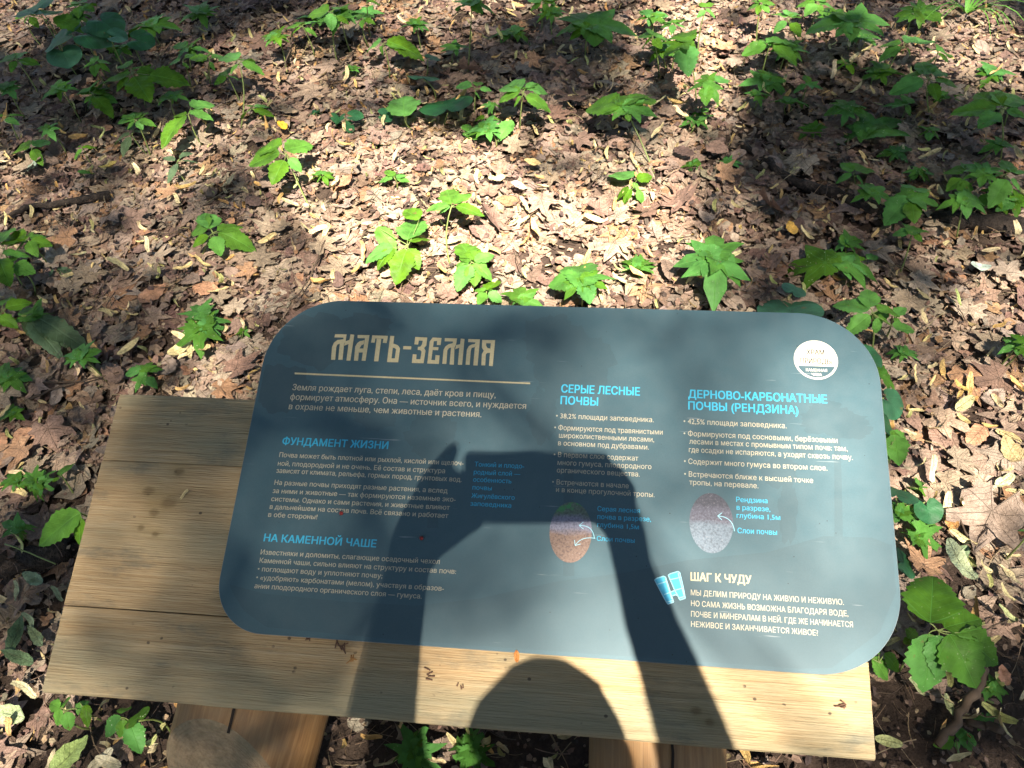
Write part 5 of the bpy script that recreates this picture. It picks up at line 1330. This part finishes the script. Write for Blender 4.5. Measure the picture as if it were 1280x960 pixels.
def quads(P, size, mat, name, parent, updir):
    n = len(P); R = rotations(n, .55)
    if isinstance(size, tuple): s = rng.uniform(*size, n)[:, None, None]
    base = np.array([[0, -.5, 0], [.36, -.05, .06], [0, .55, 0], [-.36, -.05, .06]])
    A = (R @ np.repeat(base[None], n, 0).transpose(0, 2, 1)).transpose(0, 2, 1) * s + (P - np.array(parent.location))[:, None]
    T = np.array([[0, 1, 2], [0, 2, 3]]); T = (T[None] + (np.arange(n) * 4)[:, None, None]).reshape(-1, 3)
    return link(name, mesh_np(name, A.reshape(-1, 3), T, mat, None, None, False), parent)
def crown_material():
    b = NB('crown foliage'); n = b.noise(b.obj(), 3)
    c = b.mix(n, (.045, .09, .018), (.07, .14, .03)); b.fin(c, .6, .3)
    tr = b.n('ShaderNodeBsdfTranslucent', {'Color': (.20, .36, .06, 1)}); mx = b.n('ShaderNodeMixShader', {0: .15})
    b.t.links.new(b.p.outputs[0], mx.inputs[1]); b.t.links.new(tr.outputs[0], mx.inputs[2]); b.t.links.new(mx.outputs[0], b.out.inputs[0]); return b.m
M_CROWN = crown_material()
M_BARK = simple('tree bark', (.12, .095, .075), .9, .2, .4, 9)
def tree(name, base, height, label, cat):
    root = empty(name, (base[0], base[1], 0), label, cat)
    pts = [np.array([.10 * math.sin(t * 3 + base[0]), .12 * math.sin(t * 2), height * t]) for t in np.linspace(0, 1, 12)]
    V, Fc = tube(pts, .19, .05, 16, .04); link('trunk', mesh('trunk', V, Fc, True, M_BARK), root)
    return root
def limb(root, a, b_, r=.05):
    a, b_ = np.array(a, float), np.array(b_, float); mid = (a + b_) / 2 + [0, 0, .4]
    loc = np.array(root.location); V, Fc = tube([(a * (1-t)**2 + 2*mid*t*(1-t) + b_*t*t) - loc for t in np.linspace(0, 1, 10)], r, r * .25, 8, .05)
    link('limb', mesh('limb', V, Fc, True, M_BARK), root)
def dapple(root, hc, share, size, dens, high):
    n = int(dens * 5.4 * 4.8); x = rng.uniform(-2.9, 2.4, n); y = rng.uniform(-1.2, 3.6, n)
    T, on = openness(x, y); T = np.clip(T, .012, 1); share = np.where(on, 1.0 if high else 0.0, share); area = .36 * np.mean(np.square(size)) * .82 / SUN[2] * SUN[2]
    lam = -np.log(T) * share / area                       # leaves wanted per square metre of beam
    keep = rng.uniform(0, 1, n) < lam / dens; x, y = x[keep], y[keep]
    h = hc + rng.uniform(-.5, .5, len(x)); P = np.stack([x, y, np.zeros_like(x)], 1) + SUN * (h / SUN[2])[:, None]
    quads(P, size, M_CROWN, 'shade_leaves', root, None); return len(x)  # loose leaves out of view, set where their shade is wanted
t1 = tree('unseen_linden', (2.9, -4.6), 13, 'unseen tall linden added behind the photographer, on the right, for its dappled shade', 'tree')
t2 = tree('unseen_maple', (-3.4, -5.8), 14, 'unseen tall maple added behind the photographer, on the left, for its dappled shade', 'tree')
sxy = SUN[:2] / SUN[2]
for q in ((-1.6, 3.0), (1.5, 3.0)):
    limb(t1, (2.9, -4.6, 5.6 if q[0] > -1 else 5.0), (q[0] + sxy[0] * 5.5 + (1.2 if q[0] > 0 else -.9), q[1] + sxy[1] * 5.5, 5.6), .014)
n1 = dapple(t1, 5.2, .14, (.06, .10), 1500, False)
n2 = dapple(t2, 13.0, .86, (.05, .085), 4500, True)
print('dapple leaves', n1, n2)
others = [('unseen_oak', (5.5, 2.5), 'unseen broad oak added to the right of the stand to block sky light'), ('unseen_linden', (-6.2, 1.5), 'unseen linden added to the left of the stand to block sky light'),
          ('unseen_oak', (4.5, 8.5), 'unseen oak added beyond the stand on the right to block sky light'), ('unseen_maple', (-3.5, 9.0), 'unseen maple added beyond the stand on the left to block sky light'), ('unseen_linden', (.8, 11.5), 'unseen linden added straight beyond the stand to block sky light'),
          ('unseen_maple', (7.2, -3.5), 'unseen maple added far to the right behind the photographer to block sky light'), ('unseen_oak', (-7.4, -4.5), 'unseen oak added far to the left behind the photographer to block sky light'), ('unseen_oak', (.8, -11), 'unseen oak added straight behind the photographer to block sky light')]
roots = [t1, t2] + [tree(n_, b_, 12 + 2 * math.sin(i), l_, 'tree') for i, (n_, b_, l_) in enumerate(others)]  # surrounding trees added out of view; their crowns hold back sky light
for i, rt in enumerate(roots):
    n = 9000; c = np.array([rt.location[0], rt.location[1], 8.6 + math.sin(i * 2.1)])
    d = rng.normal(0, 1, (n, 3)); d /= np.linalg.norm(d, axis=1)[:, None]
    P = c + d * np.array([4.2, 4.2, 3.4]) * rng.uniform(.35, 1, (n, 1)) ** .5 + .25 * np.sin(P_ := d * 9)
    # crown leaves near the sun's beam are left out to keep it open
    rel = P - np.array([-.25, 1.15, 0]); tt = rel @ SUN; dist = np.linalg.norm(rel - tt[:, None] * SUN, axis=1)
    P = P[(dist > 3.1) & (P[:, 2] > 3.2)]
    quads(P, (.28, .5), M_CROWN, 'crown', rt, None)
